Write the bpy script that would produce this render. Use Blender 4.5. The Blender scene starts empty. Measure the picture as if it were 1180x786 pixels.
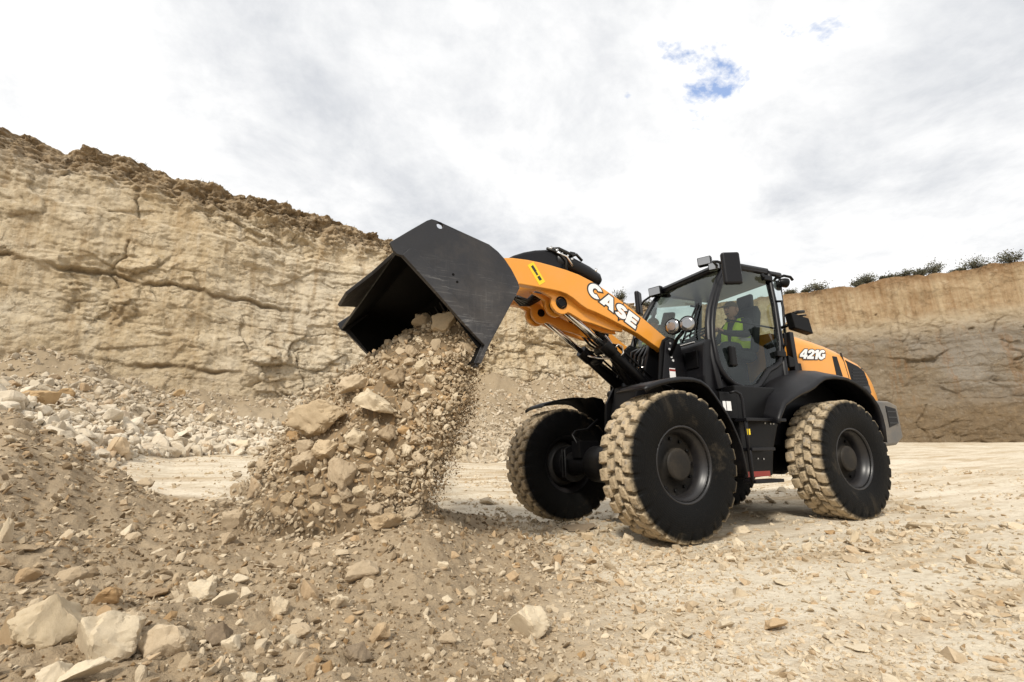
import bpy, bmesh, math, random
import numpy as np
from mathutils import Vector, Matrix
from mathutils.bvhtree import BVHTree
from math import radians as R, pi, sin, cos

scene = bpy.context.scene
COL = scene.collection
rng = np.random.default_rng(11)
random.seed(5)

# ------------------------------------------------------------------ camera
CAM = np.array([3.32986, 4.49591, 0.77832])
FPX = 553.217                       # focal length in pixels of a 1180 px wide frame
fw = np.array([-0.43003153, -0.87236723, 0.23248291])
rt = np.array([-0.89876332, 0.43803042, -0.01881076])
up = np.array([0.08542469, 0.21703634, 0.97241856])
FH = np.array([-0.44214612, -0.89694303, 0.0])
RH = np.array([-0.89694303, 0.44214612, 0.0])
cd = bpy.data.cameras.new('camera')
cam = bpy.data.objects.new('camera', cd)
COL.objects.link(cam)
cd.sensor_width = 36.0
cd.lens = FPX / 1180 * 36
cd.clip_start = 0.05
cd.clip_end = 800
cam.matrix_world = Matrix(((rt[0], up[0], -fw[0], CAM[0]), (rt[1], up[1], -fw[1], CAM[1]),
                           (rt[2], up[2], -fw[2], CAM[2]), (0, 0, 0, 1)))
scene.camera = cam

# ------------------------------------------------------------------ light
SUN_EL = R(42)
SAZ = np.array([0.73, 0.69]); SAZ /= np.linalg.norm(SAZ)
SDIR = Vector((SAZ[0] * cos(SUN_EL), SAZ[1] * cos(SUN_EL), sin(SUN_EL)))
sl = bpy.data.lights.new('sun', 'SUN')
sl.energy = 3.1
sl.angle = R(8)
sl.color = (1.0, 0.94, 0.84)
so = bpy.data.objects.new('sun', sl)
COL.objects.link(so)
so.rotation_euler = SDIR.to_track_quat('Z', 'Y').to_euler()
so.location = (0, 0, 30)
scene.view_settings.view_transform = 'Standard'
scene.view_settings.look = 'None'
scene.view_settings.exposure = 0.2
scene.view_settings.gamma = 1.0
scene.view_settings.use_curve_mapping = False
scene.cycles.max_bounces = 8
scene.cycles.transparent_max_bounces = 12
scene.cycles.use_denoising = True

world = bpy.data.worlds.new('World')
scene.world = world
world.use_nodes = True
nt = world.node_tree
nt.nodes.clear()


class NT:
    """little helper for node trees"""
    def __init__(s, nt): s.nt = nt
    def n(s, typ, **kw):
        nd = s.nt.nodes.new(typ)
        ins = kw.pop('ins', {})
        for k, v in kw.items(): setattr(nd, k, v)
        for k, v in ins.items(): s.set(nd.inputs[k], v)
        return nd
    def set(s, sock, v):
        if isinstance(v, bpy.types.NodeSocket): s.nt.links.new(v, sock)
        else:
            if sock.type == 'RGBA' and len(v) == 3: v = (*v, 1)
            sock.default_value = v
    def math(s, op, a, b=0.0, c=None, clamp=False):
        nd = s.n('ShaderNodeMath', operation=op, use_clamp=clamp)
        s.set(nd.inputs[0], a); s.set(nd.inputs[1], b)
        if c is not None: s.set(nd.inputs[2], c)
        return nd.outputs[0]
    def noise(s, vec, scale, detail=4, rough=0.55, dist=0.0):
        nd = s.n('ShaderNodeTexNoise', ins={'Scale': scale, 'Detail': detail, 'Roughness': rough, 'Distortion': dist})
        if vec is not None: s.set(nd.inputs['Vector'], vec)
        return nd.outputs['Fac']
    def mix(s, fac, a, b, mode='MIX'):
        nd = s.n('ShaderNodeMix', data_type='RGBA', blend_type=mode, clamp_factor=True)
        s.set(nd.inputs[0], fac); s.set(nd.inputs[6], a); s.set(nd.inputs[7], b)
        return nd.outputs[2]
    def ramp(s, fac, lo, hi, a=0.0, b=1.0):
        nd = s.n('ShaderNodeMapRange', clamp=True)
        s.set(nd.inputs[0], fac)
        for i, v in enumerate((lo, hi, a, b)): nd.inputs[i + 1].default_value = v
        return nd.outputs[0]


W = NT(nt)
tc = W.n('ShaderNodeTexCoord')
sky = W.n('ShaderNodeTexSky', sky_type='NISHITA', sun_disc=False)
sky.sun_elevation = SUN_EL
sky.sun_rotation = math.atan2(SDIR.x, SDIR.y)
sep = W.n('ShaderNodeSeparateXYZ', ins={0: tc.outputs['Generated']})
zz = W.math('ADD', W.math('MAXIMUM', sep.outputs[2], 0.0), 0.22)
cvec = W.n('ShaderNodeCombineXYZ', ins={0: W.math('ADD', W.math('DIVIDE', sep.outputs[0], zz), -0.472), 1: W.math('ADD', W.math('DIVIDE', sep.outputs[1], zz), -0.135), 2: 11.3})
n1 = W.noise(cvec.outputs[0], 1.15, 8, 0.62, 0.25)
n2 = W.noise(cvec.outputs[0], 3.4, 8, 0.62, 0.3)
n3 = W.noise(cvec.outputs[0], 0.7, 3, 0.5, 0.0)
shade = W.math('ADD', W.math('MULTIPLY', n1, 0.65), W.math('MULTIPLY', n2, 0.35))
shade = W.ramp(shade, 0.40, 0.555)
cloud = W.mix(shade, (6.2, 6.38, 6.7), (9.6, 9.57, 9.5))
# gaps in the cloud where the blue sky shows through
hole = W.math('ADD', W.math('MULTIPLY', n2, 0.6), W.math('MULTIPLY', n3, 0.55))
hole = W.ramp(hole, 0.725, 0.765)
skyc = W.mix(1.0, sky.outputs[0], (2.2, 2.3, 2.5), 'MULTIPLY')
final = W.mix(W.math('MULTIPLY', hole, 0.85), cloud, skyc)
bg = W.n('ShaderNodeBackground', ins={0: final, 1: 0.1})
W.n('ShaderNodeOutputWorld', ins={0: bg.outputs[0]})

# ------------------------------------------------------------------ numeric helpers
_perm = np.random.default_rng(3).permutation(256)
_perm = np.concatenate([_perm, _perm, _perm])
_g3 = np.random.default_rng(4).normal(size=(256, 3))
_g3 /= np.linalg.norm(_g3, axis=1)[:, None]


def perlin(x, y, z):
    x, y, z = np.broadcast_arrays(np.asarray(x, float), np.asarray(y, float), np.asarray(z, float))
    xi, yi, zi = np.floor(x).astype(int), np.floor(y).astype(int), np.floor(z).astype(int)
    xf, yf, zf = x - xi, y - yi, z - zi
    u, v, w = [t * t * t * (t * (t * 6 - 15) + 10) for t in (xf, yf, zf)]
    xi &= 255; yi &= 255; zi &= 255
    def g(dx, dy, dz):
        h = _perm[_perm[_perm[xi + dx] + yi + dy] + zi + dz]
        gg = _g3[h]
        return gg[..., 0] * (xf - dx) + gg[..., 1] * (yf - dy) + gg[..., 2] * (zf - dz)
    def lerp(a, b, t): return a + (b - a) * t
    return 1.5 * lerp(lerp(lerp(g(0, 0, 0), g(1, 0, 0), u), lerp(g(0, 1, 0), g(1, 1, 0), u), v),
                      lerp(lerp(g(0, 0, 1), g(1, 0, 1), u), lerp(g(0, 1, 1), g(1, 1, 1), u), v), w)


def fbm(x, y, z, oct=4, gain=0.5, lac=2.03, ridge=False):
    s = 0; a = 1.0
    for i in range(oct):
        p = perlin(x + 17.3 * i, y - 9.1 * i, z + 5.7 * i)
        s = s + a * ((1 - 2 * np.abs(p)) if ridge else p)
        x, y, z = x * lac, y * lac, z * lac
        a *= gain
    return s


def worley(x, y, seed):
    """jittered cells: (random value, tilt a, tilt b, offset to the cell centre, distance to the cell edge)"""
    x, y = np.broadcast_arrays(np.asarray(x, float), np.asarray(y, float))
    xi, yi = np.floor(x).astype(int), np.floor(y).astype(int)
    d1 = np.full(x.shape, 9.0); d2 = np.full(x.shape, 9.0); cid = np.zeros(x.shape, int); ox = np.zeros(x.shape); oy = np.zeros(x.shape)
    for i in (-1, 0, 1):
        for j in (-1, 0, 1):
            h = _perm[(_perm[(xi + i + seed) & 255] + yi + j) & 255]
            h2 = _perm[h + 37]
            dx = xi + i + .1 + .8 * h / 255 - x; dy = yi + j + .1 + .8 * h2 / 255 - y
            d = np.hypot(dx, dy)
            c = d < d1
            d2 = np.where(c, d1, np.minimum(d2, d))
            cid = np.where(c, h + 256 * h2, cid); ox = np.where(c, dx, ox); oy = np.where(c, dy, oy)
            d1 = np.where(c, d, d1)
    q = np.random.default_rng(seed).uniform(-1, 1, (65536, 3))[cid]
    return q[..., 0], q[..., 1], q[..., 2], ox, oy, d2 - d1


def sstep(a, b, x):
    t = np.clip((x - a) / (b - a), 0, 1)
    return t * t * (3 - 2 * t)


def pray(px, py):
    d = fw * FPX + rt * (px - 590) + up * (393 - py)
    return d


# ------------------------------------------------------------------ mesh helpers
def mesh_np(name, V, F4=None, F3=None, mat=None, smooth=False, attrs=None):
    """fast mesh from numpy arrays"""
    me = bpy.data.meshes.new(name)
    V = np.asarray(V, np.float32)
    me.vertices.add(len(V)); me.vertices.foreach_set('co', V.ravel())
    loops, tot = [], []
    if F4 is not None and len(F4): loops.append(np.asarray(F4, np.int32).ravel()); tot.append(np.full(len(F4), 4, np.int32))
    if F3 is not None and len(F3): loops.append(np.asarray(F3, np.int32).ravel()); tot.append(np.full(len(F3), 3, np.int32))
    loops = np.concatenate(loops); tot = np.concatenate(tot)
    me.loops.add(len(loops)); me.loops.foreach_set('vertex_index', loops)
    me.polygons.add(len(tot))
    me.polygons.foreach_set('loop_start', np.concatenate([[0], np.cumsum(tot)[:-1]]).astype(np.int32))
    me.polygons.foreach_set('loop_total', tot)
    me.polygons.foreach_set('use_smooth', np.full(len(tot), smooth, bool))
    me.update(calc_edges=True)
    for k, v in (attrs or {}).items():
        a = me.attributes.new(k, 'FLOAT', 'POINT')
        a.data.foreach_set('value', np.asarray(v, np.float32))
    if mat: me.materials.append(mat)
    return me


def link(name, data, parent=None, loc=None, label=None, cat=None, group=None, kind=None):
    o = bpy.data.objects.new(name, data)
    COL.objects.link(o)
    if parent is not None: o.parent = parent
    if loc is not None: o.location = loc
    if label: o['label'] = label
    if cat: o['category'] = cat
    if group: o['group'] = group
    if kind: o['kind'] = kind
    return o


class MB:
    """collects shapes into one mesh"""
    def __init__(s): s.v = []; s.f = []; s.sm = []
    def add(s, vs, fs, smooth=False):
        b = len(s.v)
        s.v += [tuple(map(float, q)) for q in vs]
        s.f += [tuple(b + i for i in f) for f in fs]
        s.sm += [smooth] * len(fs)
        return s
    def box(s, x0, x1, y0, y1, z0, z1):
        vs = [(x, y, z) for x in (x0, x1) for y in (y0, y1) for z in (z0, z1)]
        return s.add(vs, [(0, 1, 3, 2), (4, 6, 7, 5), (0, 4, 5, 1), (2, 3, 7, 6), (0, 2, 6, 4), (1, 5, 7, 3)])
    def obox(s, c, ax, ay, az):
        """box from a centre and three half-axis vectors"""
        c, ax, ay, az = [np.array(q, float) for q in (c, ax, ay, az)]
        vs = [c + i * ax + j * ay + k * az for i in (-1, 1) for j in (-1, 1) for k in (-1, 1)]
        return s.add(vs, [(0, 1, 3, 2), (4, 6, 7, 5), (0, 4, 5, 1), (2, 3, 7, 6), (0, 2, 6, 4), (1, 5, 7, 3)])
    def prism(s, prof, y0, y1, yfun=None):
        """(x,z) outline extruded along y"""
        n = len(prof)
        a = [(x, y0 if not yfun else yfun(x, z, 0), z) for x, z in prof]
        b = [(x, y1 if not yfun else yfun(x, z, 1), z) for x, z in prof]
        fs = [tuple(range(n)), tuple(range(2 * n - 1, n - 1, -1))]
        fs += [(i, i + n, (i + 1) % n + n, (i + 1) % n) for i in range(n)]
        return s.add(a + b, fs)
    def tube(s, pts, r, n=10, caps=True, smooth=True, closed=False):
        pts = [np.array(p, float) for p in pts]
        rr = r if hasattr(r, '__len__') else [r] * len(pts)
        m = len(pts)
        ref = None; vs = []
        for i, p in enumerate(pts):
            if closed: t = pts[(i + 1) % m] - pts[i - 1]
            else: t = pts[min(i + 1, m - 1)] - pts[max(i - 1, 0)]
            t = t / (np.linalg.norm(t) + 1e-12)
            if ref is None:
                ref = np.array([0, 0, 1.0]) if abs(t[2]) < .9 else np.array([0, 1.0, 0])
            a = np.cross(t, ref); a /= np.linalg.norm(a) + 1e-12
            b = np.cross(a, t); ref = b
            for k in range(n):
                th = 2 * pi * k / n + pi / n
                vs.append(p + rr[i] * (cos(th) * a + sin(th) * b))
        fs = []
        for i in range(m if closed else m - 1):
            j = (i + 1) % m
            fs += [(i * n + k, i * n + (k + 1) % n, j * n + (k + 1) % n, j * n + k) for k in range(n)]
        s.add(vs, fs, smooth)
        if caps and not closed:
            b = len(s.v) - len(vs)
            s.f += [tuple(b + k for k in range(n - 1, -1, -1)), tuple(b + (m - 1) * n + k for k in range(n))]
            s.sm += [False, False]
        return s
    def cyl(s, p0, p1, r, n=20, r1=None):
        return s.tube([p0, p1], [r, r1 if r1 is not None else r], n)
    def revolve_y(s, prof, n=48, c=(0, 0, 0), closed=False, smooth=True):
        """(y, r) profile turned about the y axis"""
        vs = []; m = len(prof)
        for y, r in prof:
            for k in range(n):
                th = 2 * pi * k / n
                vs.append((c[0] + r * cos(th), c[1] + y, c[2] + r * sin(th)))
        fs = []
        for i in range(m if closed else m - 1):
            j = (i + 1) % m
            fs += [(i * n + k, j * n + k, j * n + (k + 1) % n, i * n + (k + 1) % n) for k in range(n)]
        return s.add(vs, fs, smooth)
    def loft(s, rings, caps=True, smooth=False, closed=True):
        m, n = len(rings), len(rings[0])
        vs = [p for rg in rings for p in rg]
        fs = []
        for i in range(m - 1):
            for k in range(n if closed else n - 1):
                fs.append((i * n + k, i * n + (k + 1) % n, (i + 1) * n + (k + 1) % n, (i + 1) * n + k))
        b = len(s.v)
        s.add(vs, fs, smooth)
        if caps:
            s.f += [tuple(b + k for k in range(n - 1, -1, -1)), tuple(b + (m - 1) * n + k for k in range(n))]
            s.sm += [False, False]
        return s
    def build(s, name, mat, parent=None, bevel=0.0, solid=0.0, segs=2, front=False, **kw):
        me = bpy.data.meshes.new(name)
        me.from_pydata(s.v, [], s.f)
        bm = bmesh.new(); bm.from_mesh(me)
        bmesh.ops.recalc_face_normals(bm, faces=bm.faces)
        bm.to_mesh(me); bm.free()
        me.polygons.foreach_set('use_smooth', s.sm)
        if isinstance(mat, (list, tuple)):
            for q in mat: me.materials.append(q)
        else: me.materials.append(mat)
        o = link(name, me, parent, **kw)
        if front: o.location = FLOC; o.rotation_euler = (0, 0, ART)
        if solid:
            md = o.modifiers.new('solid', 'SOLIDIFY'); md.thickness = solid; md.offset = 0
        if bevel:
            md = o.modifiers.new('bevel', 'BEVEL'); md.width = bevel; md.segments = segs
            md.limit_method = 'ANGLE'; md.angle_limit = R(35)
        return o


# ------------------------------------------------------------------ materials
def newmat(name):
    m = bpy.data.materials.new(name)
    m.use_nodes = True
    m.node_tree.nodes.clear()
    t = NT(m.node_tree)
    b = t.n('ShaderNodeBsdfPrincipled')
    t.n('ShaderNodeOutputMaterial', ins={0: b.outputs[0]})
    return m, t, b


def bump(t, b, h, strength, dist):
    bn = t.n('ShaderNodeBump', ins={'Height': h, 'Strength': strength, 'Distance': dist})
    t.set(b.inputs['Normal'], bn.outputs[0])


def paint(name, col, rough=0.4, metal=0.0, dust=0.25, coat=0.0, dustcol=(0.42, 0.33, 0.22), wear=0.0, spec=0.5):
    """machine paint with patchy dust and fine roughness variation"""
    m, t, b = newmat(name)
    co = t.n('ShaderNodeTexCoord').outputs['Object']
    geo = t.n('ShaderNodeNewGeometry')
    n = t.noise(co, 3.0, 6, 0.65)
    nf = t.noise(co, 38.0, 3, 0.6)
    upz = t.n('ShaderNodeSeparateXYZ', ins={0: geo.outputs['Normal']}).outputs[2]
    d = t.math('MULTIPLY', t.ramp(n, 0.42, 0.75), dust)
    d = t.math('ADD', d, t.math('MULTIPLY', t.ramp(upz, 0.3, 1.0), dust * 0.6))
    d = t.math('MULTIPLY', d, t.ramp(nf, 0.3, 0.6, 0.5, 1.0))
    c = t.mix(d, col, dustcol)
    if wear:
        w = t.ramp(t.noise(co, 9.0, 8, 0.75, 0.6), 0.60, 0.66)
        c = t.mix(t.math('MULTIPLY', w, wear), c, (0.25, 0.25, 0.26))
    t.set(b.inputs['Base Color'], c)
    t.set(b.inputs['Roughness'], t.math('ADD', rough, t.math('MULTIPLY', d, 0.6), clamp=True))
    b.inputs['Metallic'].default_value = metal
    b.inputs['Coat Weight'].default_value = coat
    b.inputs['Specular IOR Level'].default_value = spec
    return m


M = {}
M['orange'] = paint('orange_paint', (0.74, 0.305, 0.032), 0.36, dust=0.16, coat=0.25)
M['black'] = paint('black_paint', (0.003, 0.003, 0.0035), 0.42, dust=0.006, spec=.2)
M['plastic'] = paint('black_plastic', (0.0045, 0.0045, 0.006), 0.40, dust=0.006, spec=.28)
M['fender'] = paint('fender_plastic', (0.005, 0.005, 0.0066), 0.42, dust=0.008, spec=.28)
M['steel_grey'] = paint('rim_grey', (0.011, 0.011, 0.013), 0.38, dust=0.03)
M['hub'] = paint('hub_dusty', (0.012, 0.011, 0.010), 0.55, dust=0.06, spec=.3)
M['hub_cap'] = paint('hub_cap_dusty', (0.014, 0.012, 0.010), 0.6, dust=0.10, spec=.25)
M['counterweight'] = paint('counterweight_grey', (0.10, 0.095, 0.088), 0.45, dust=0.45)
M['chrome'] = paint('chrome', (0.75, 0.73, 0.70), 0.16, metal=1.0, dust=0.05)
M['white'] = paint('white_vinyl', (0.80, 0.80, 0.80), 0.45, dust=0.02)
M['ink'] = paint('black_vinyl', (0.02, 0.02, 0.02), 0.5, dust=0.0)
M['yellow'] = paint('yellow_sticker', (0.80, 0.58, 0.02), 0.45, dust=0.02)
M['red'] = paint('red_reflector', (0.25, 0.02, 0.015), 0.3, dust=0.1)
M['limegreen'] = paint('hi_vis_yellow', (0.62, 0.86, 0.03), 0.7, dust=0.0)
M['silver'] = paint('reflective_tape', (0.6, 0.6, 0.6), 0.4, dust=0.0)
M['skin'] = paint('skin', (0.50, 0.27, 0.18), 0.55, dust=0.0)
M['jacket'] = paint('dark_jacket', (0.03, 0.032, 0.035), 0.85, dust=0.0)
M['cap'] = paint('tan_cap', (0.18, 0.13, 0.08), 0.85, dust=0.0)
M['hose'] = paint('hose_rubber', (0.005, 0.005, 0.005), 0.4, dust=0.03)
M['lens'] = paint('lamp_lens', (0.33, 0.33, 0.33), 0.14, metal=0.9, dust=0.0, coat=0.8)
M['bark'] = paint('shrub_bark', (0.10, 0.08, 0.06), 0.9, dust=0.0)


def bucket_mat():
    m, t, b = newmat('bucket_steel')
    co = t.n('ShaderNodeTexCoord').outputs['Object']
    z = t.n('ShaderNodeSeparateXYZ', ins={0: co}).outputs[2]
    mp = t.n('ShaderNodeMapping', ins={0: co}); mp.inputs['Rotation'].default_value = (0, R(38), 0); mp.inputs['Scale'].default_value = (3, 3, 60)
    scr = t.ramp(t.noise(mp.outputs[0], 1.6, 5, 0.7, 0.4), 0.56, 0.66)
    mp2 = t.n('ShaderNodeMapping', ins={0: co}); mp2.inputs['Rotation'].default_value = (0, R(-25), 0); mp2.inputs['Scale'].default_value = (50, 3, 2)
    scr2 = t.ramp(t.noise(mp2.outputs[0], 1.3, 5, 0.7, 0.4), 0.58, 0.68)
    patch = t.ramp(t.noise(co, 2.6, 6, 0.7), 0.42, 0.62)
    low = t.ramp(z, 2.28, 1.55)                    # scuffs gather toward the digging edge
    s = t.math('MULTIPLY', t.math('MAXIMUM', scr, t.math('MULTIPLY', scr2, 0.35)), t.math('MULTIPLY', patch, low))
    base = t.mix(t.noise(co, 5.0, 5, 0.6), (0.010, 0.010, 0.0125), (0.019, 0.019, 0.022))
    base = t.mix(t.math('MULTIPLY', t.math('MULTIPLY', patch, low), 0.6), base, (0.085, 0.083, 0.084))
    base = t.mix(t.math('MULTIPLY', t.ramp(t.noise(co, 1.7, 7, 0.7, 0.4), 0.5, 0.75), 0.22), base, (0.16, 0.13, 0.10))
    c = t.mix(t.math('MULTIPLY', s, 0.75), base, (0.36, 0.35, 0.34))
    t.set(b.inputs['Base Color'], c)
    t.set(b.inputs['Roughness'], t.ramp(t.noise(co, 14.0, 4), 0.3, 0.7, 0.38, 0.58))
    bump(t, b, t.noise(co, 30.0, 4), 0.08, 0.01)
    return m


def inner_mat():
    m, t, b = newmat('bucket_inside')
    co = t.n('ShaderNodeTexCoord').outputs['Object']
    c = t.mix(t.ramp(t.noise(co, 6.0, 6, 0.7), 0.5, 0.8), (0.002, 0.002, 0.002), (0.008, 0.007, 0.006))  # dark paint and the bucket's inner shade put into one near-black colour
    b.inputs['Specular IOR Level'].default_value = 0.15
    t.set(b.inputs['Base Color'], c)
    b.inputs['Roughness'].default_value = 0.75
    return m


def tyre_mat():
    m, t, b = newmat('tyre_rubber')
    co = t.n('ShaderNodeTexCoord').outputs['Object']
    sp = t.n('ShaderNodeSeparateXYZ', ins={0: co})
    r = t.math('SQRT', t.math('ADD', t.math('MULTIPLY', sp.outputs[0], sp.outputs[0]), t.math('MULTIPLY', sp.outputs[2], sp.outputs[2])))
    n = t.noise(co, 7.0, 6, 0.7); nf = t.noise(co, 34.0, 5, 0.7)
    ay = t.math('ABSOLUTE', sp.outputs[1])
    edge = t.math('ADD', ay, t.math('MULTIPLY', t.math('SUBTRACT', n, 0.5), 0.07))
    onband = t.math('MULTIPLY', t.ramp(edge, 0.222, 0.186), t.ramp(t.math('ADD', r, t.math('MULTIPLY', t.math('SUBTRACT', nf, 0.5), 0.02)), 0.634, 0.666))
    keep = t.ramp(t.math('ADD', t.math('MULTIPLY', n, 0.5), t.math('MULTIPLY', nf, 0.5)), 0.36, 0.47)
    mud = t.math('MULTIPLY', onband, t.math('ADD', t.math('MULTIPLY', keep, 0.78), 0.2))
    rub = t.mix(t.ramp(nf, 0.55, 0.8), (0.004, 0.004, 0.004), (0.009, 0.0085, 0.008))
    rub = t.mix(t.math('MULTIPLY', t.ramp(t.noise(co, 3.0, 7, 0.75, 0.5), 0.56, 0.70), 0.28), rub, (0.10, 0.08, 0.055))
    mc = t.mix(nf, (0.30, 0.225, 0.14), (0.66, 0.54, 0.37))
    mc = t.mix(t.ramp(t.noise(co, 12.0, 4), 0.55, 0.7), mc, (0.33, 0.29, 0.24))
    t.set(b.inputs['Base Color'], t.mix(mud, rub, mc))
    t.set(b.inputs['Roughness'], t.math('ADD', 0.6, t.math('MULTIPLY', mud, 0.35)))
    b.inputs['Specular IOR Level'].default_value = 0.12
    ribs = t.math('MULTIPLY', t.math('SINE', t.math('MULTIPLY', r, 330.0)), t.ramp(ay, .19, .205))
    bump(t, b, t.math('ADD', t.math('ADD', nf, t.math('MULTIPLY', ribs, .12)), t.math('MULTIPLY', t.noise(co, 90.0, 2), 0.4)), 0.4, 0.012)
    return m


def glass_mat():
    m = bpy.data.materials.new('cab_glass'); m.use_nodes = True
    m.node_tree.nodes.clear(); t = NT(m.node_tree)
    tr = t.n('ShaderNodeBsdfTransparent', ins={0: (0.72, 0.80, 0.76)})
    gl = t.n('ShaderNodeBsdfGlossy', ins={0: (0.95, 1.0, 1.0), 'Roughness': 0.03})
    fr = t.n('ShaderNodeFresnel', ins={'IOR': 1.52})
    mx = t.n('ShaderNodeMixShader', ins={0: t.math('MULTIPLY', fr.outputs[0], 0.9, clamp=True), 1: tr.outputs[0], 2: gl.outputs[0]})
    t.n('ShaderNodeOutputMaterial', ins={0: mx.outputs[0]})
    return m


def rock_mat(name, dark, light, attr=False, scale=1.0):
    """limestone: per-stone tint, dusty blotches, pits"""
    m, t, b = newmat(name)
    co = t.n('ShaderNodeTexCoord').outputs['Object']
    if attr: rnd = t.n('ShaderNodeAttribute', attribute_name='tint').outputs['Fac']
    else: rnd = t.n('ShaderNodeObjectInfo').outputs['Random']
    rnd2 = t.math('FRACT', t.math('MULTIPLY', rnd, 7.31))
    n = t.noise(co, 5.0 * scale, 6, 0.65); nf = t.noise(co, 26.0 * scale, 5, 0.7)
    f = t.math('ADD', t.math('MULTIPLY', rnd, 0.6), t.math('MULTIPLY', t.math('SUBTRACT', n, 0.3), 0.8), clamp=True)
    c = t.mix(f, dark, light)
    c = t.mix(t.math('MULTIPLY', t.ramp(rnd2, 0.72, 1.0), 0.6), c, (0.40, 0.245, 0.11))     # some ochre stones
    c = t.mix(t.math('MULTIPLY', t.ramp(nf, 0.52, 0.68), 0.30), c, tuple(q * 0.65 for q in dark))
    c = t.mix(t.math('MULTIPLY', t.ramp(n, 0.56, 0.70), 0.30), c, (0.40, 0.285, 0.165))
    t.set(b.inputs['Base Color'], c)
    b.inputs['Roughness'].default_value = 0.92
    b.inputs['Specular IOR Level'].default_value = 0.25
    bump(t, b, t.math('ADD', nf, t.math('MULTIPLY', n, 1.2)), 0.6 if attr else 0.5, 0.02 / scale if attr else 0.005)
    return m


M['bucket'] = bucket_mat(); M['inside'] = inner_mat(); M['tyre'] = tyre_mat(); M['glass'] = glass_mat()
M['stone'] = rock_mat('limestone', (0.30, 0.22, 0.135), (0.60, 0.49, 0.345), scale=1.6)
M['stone_pale'] = rock_mat('limestone_pale', (0.47, 0.375, 0.245), (0.72, 0.62, 0.465), scale=1.6)
M['stone_ochre'] = rock_mat('limestone_ochre', (0.34, 0.21, 0.10), (0.50, 0.36, 0.20))
M['stone_dark'] = rock_mat('limestone_dark', (0.20, 0.15, 0.10), (0.32, 0.25, 0.17))
M['stone_dirty'] = rock_mat('limestone_dirty', (0.30, 0.215, 0.125), (0.54, 0.43, 0.285))
M['gravel'] = rock_mat('gravel_stone', (0.31, 0.23, 0.14), (0.70, 0.60, 0.445), attr=True, scale=1.5)
M['rubble'] = rock_mat('rubble_stone', (0.34, 0.27, 0.18), (0.74, 0.66, 0.53), attr=True, scale=0.35)
M['dirt'] = rock_mat('dirt_clod', (0.13, 0.092, 0.052), (0.34, 0.25, 0.155), attr=True, scale=1.5)


def ground_mat():
    m, t, b = newmat('quarry_ground')
    co = t.n('ShaderNodeTexCoord').outputs['Object']
    soil = t.n('ShaderNodeAttribute', attribute_name='soil').outputs['Fac']
    talus = t.n('ShaderNodeAttribute', attribute_name='talus').outputs['Fac']
    n0 = t.noise(co, 0.35, 5, 0.6); n1 = t.noise(co, 2.2, 7, 0.65); n2 = t.noise(co, 17.0, 6, 0.7); n3 = t.noise(co, 70.0, 4, 0.7)
    mp = t.n('ShaderNodeMapping', ins={0: co}); mp.inputs['Rotation'].default_value = (0, 0, R(-12)); mp.inputs['Scale'].default_value = (0.5, 3.2, 1)
    trk = t.noise(mp.outputs[0], 0.9, 6, 0.65, 0.3)
    pale = t.mix(n1, (0.56, 0.475, 0.345), (0.72, 0.65, 0.52))
    pale = t.mix(t.ramp(trk, 0.46, 0.60), pale, (0.44, 0.33, 0.20))
    pale = t.mix(t.ramp(n0, 0.45, 0.65), pale, (0.70, 0.62, 0.49))
    pale = t.mix(t.math('MULTIPLY', t.ramp(n2, 0.5, 0.66), 0.6), pale, (0.38, 0.285, 0.175))
    pale = t.mix(t.math('MULTIPLY', t.ramp(t.noise(co, 0.9, 6, 0.7, 0.4), 0.52, 0.62), 0.55), pale, (0.43, 0.335, 0.215))
    brown = t.mix(n1, (0.25, 0.182, 0.108), (0.41, 0.315, 0.203))
    brown = t.mix(t.math('MULTIPLY', t.ramp(n2, 0.5, 0.7), 0.6), brown, (0.43, 0.34, 0.225))
    brown = t.mix(t.math('MULTIPLY', t.ramp(n3, 0.5, 0.72), 0.45), brown, (0.16, 0.115, 0.07))
    tal = t.mix(n1, (0.30, 0.23, 0.145), (0.47, 0.385, 0.27))
    tal = t.mix(t.math('MULTIPLY', t.ramp(n2, 0.5, 0.7), 0.5), tal, (0.20, 0.15, 0.09))
    sf = t.ramp(t.math('ADD', soil, t.math('MULTIPLY', t.math('SUBTRACT', n1, 0.5), 0.6)), 0.3, 0.7)
    sep_ = t.n('ShaderNodeSeparateXYZ', ins={0: co}).outputs[2]
    tal = t.mix(t.math('MULTIPLY', t.ramp(sep_, 1.9, 3.2), 0.6), tal, (0.25, 0.185, 0.11))
    c = t.mix(sf, pale, brown)
    c = t.mix(t.ramp(t.math('ADD', talus, t.math('MULTIPLY', t.math('SUBTRACT', n1, 0.5), 0.5)), 0.3, 0.7), c, tal)
    t.set(b.inputs['Base Color'], c)
    b.inputs['Roughness'].default_value = 0.95
    h = t.math('ADD', t.math('MULTIPLY', n2, 1.0), t.math('MULTIPLY', n3, 0.45))
    bump(t, b, t.math('ADD', h, t.math('MULTIPLY', trk, 0.5)), 0.7, 0.03)
    return m


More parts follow.
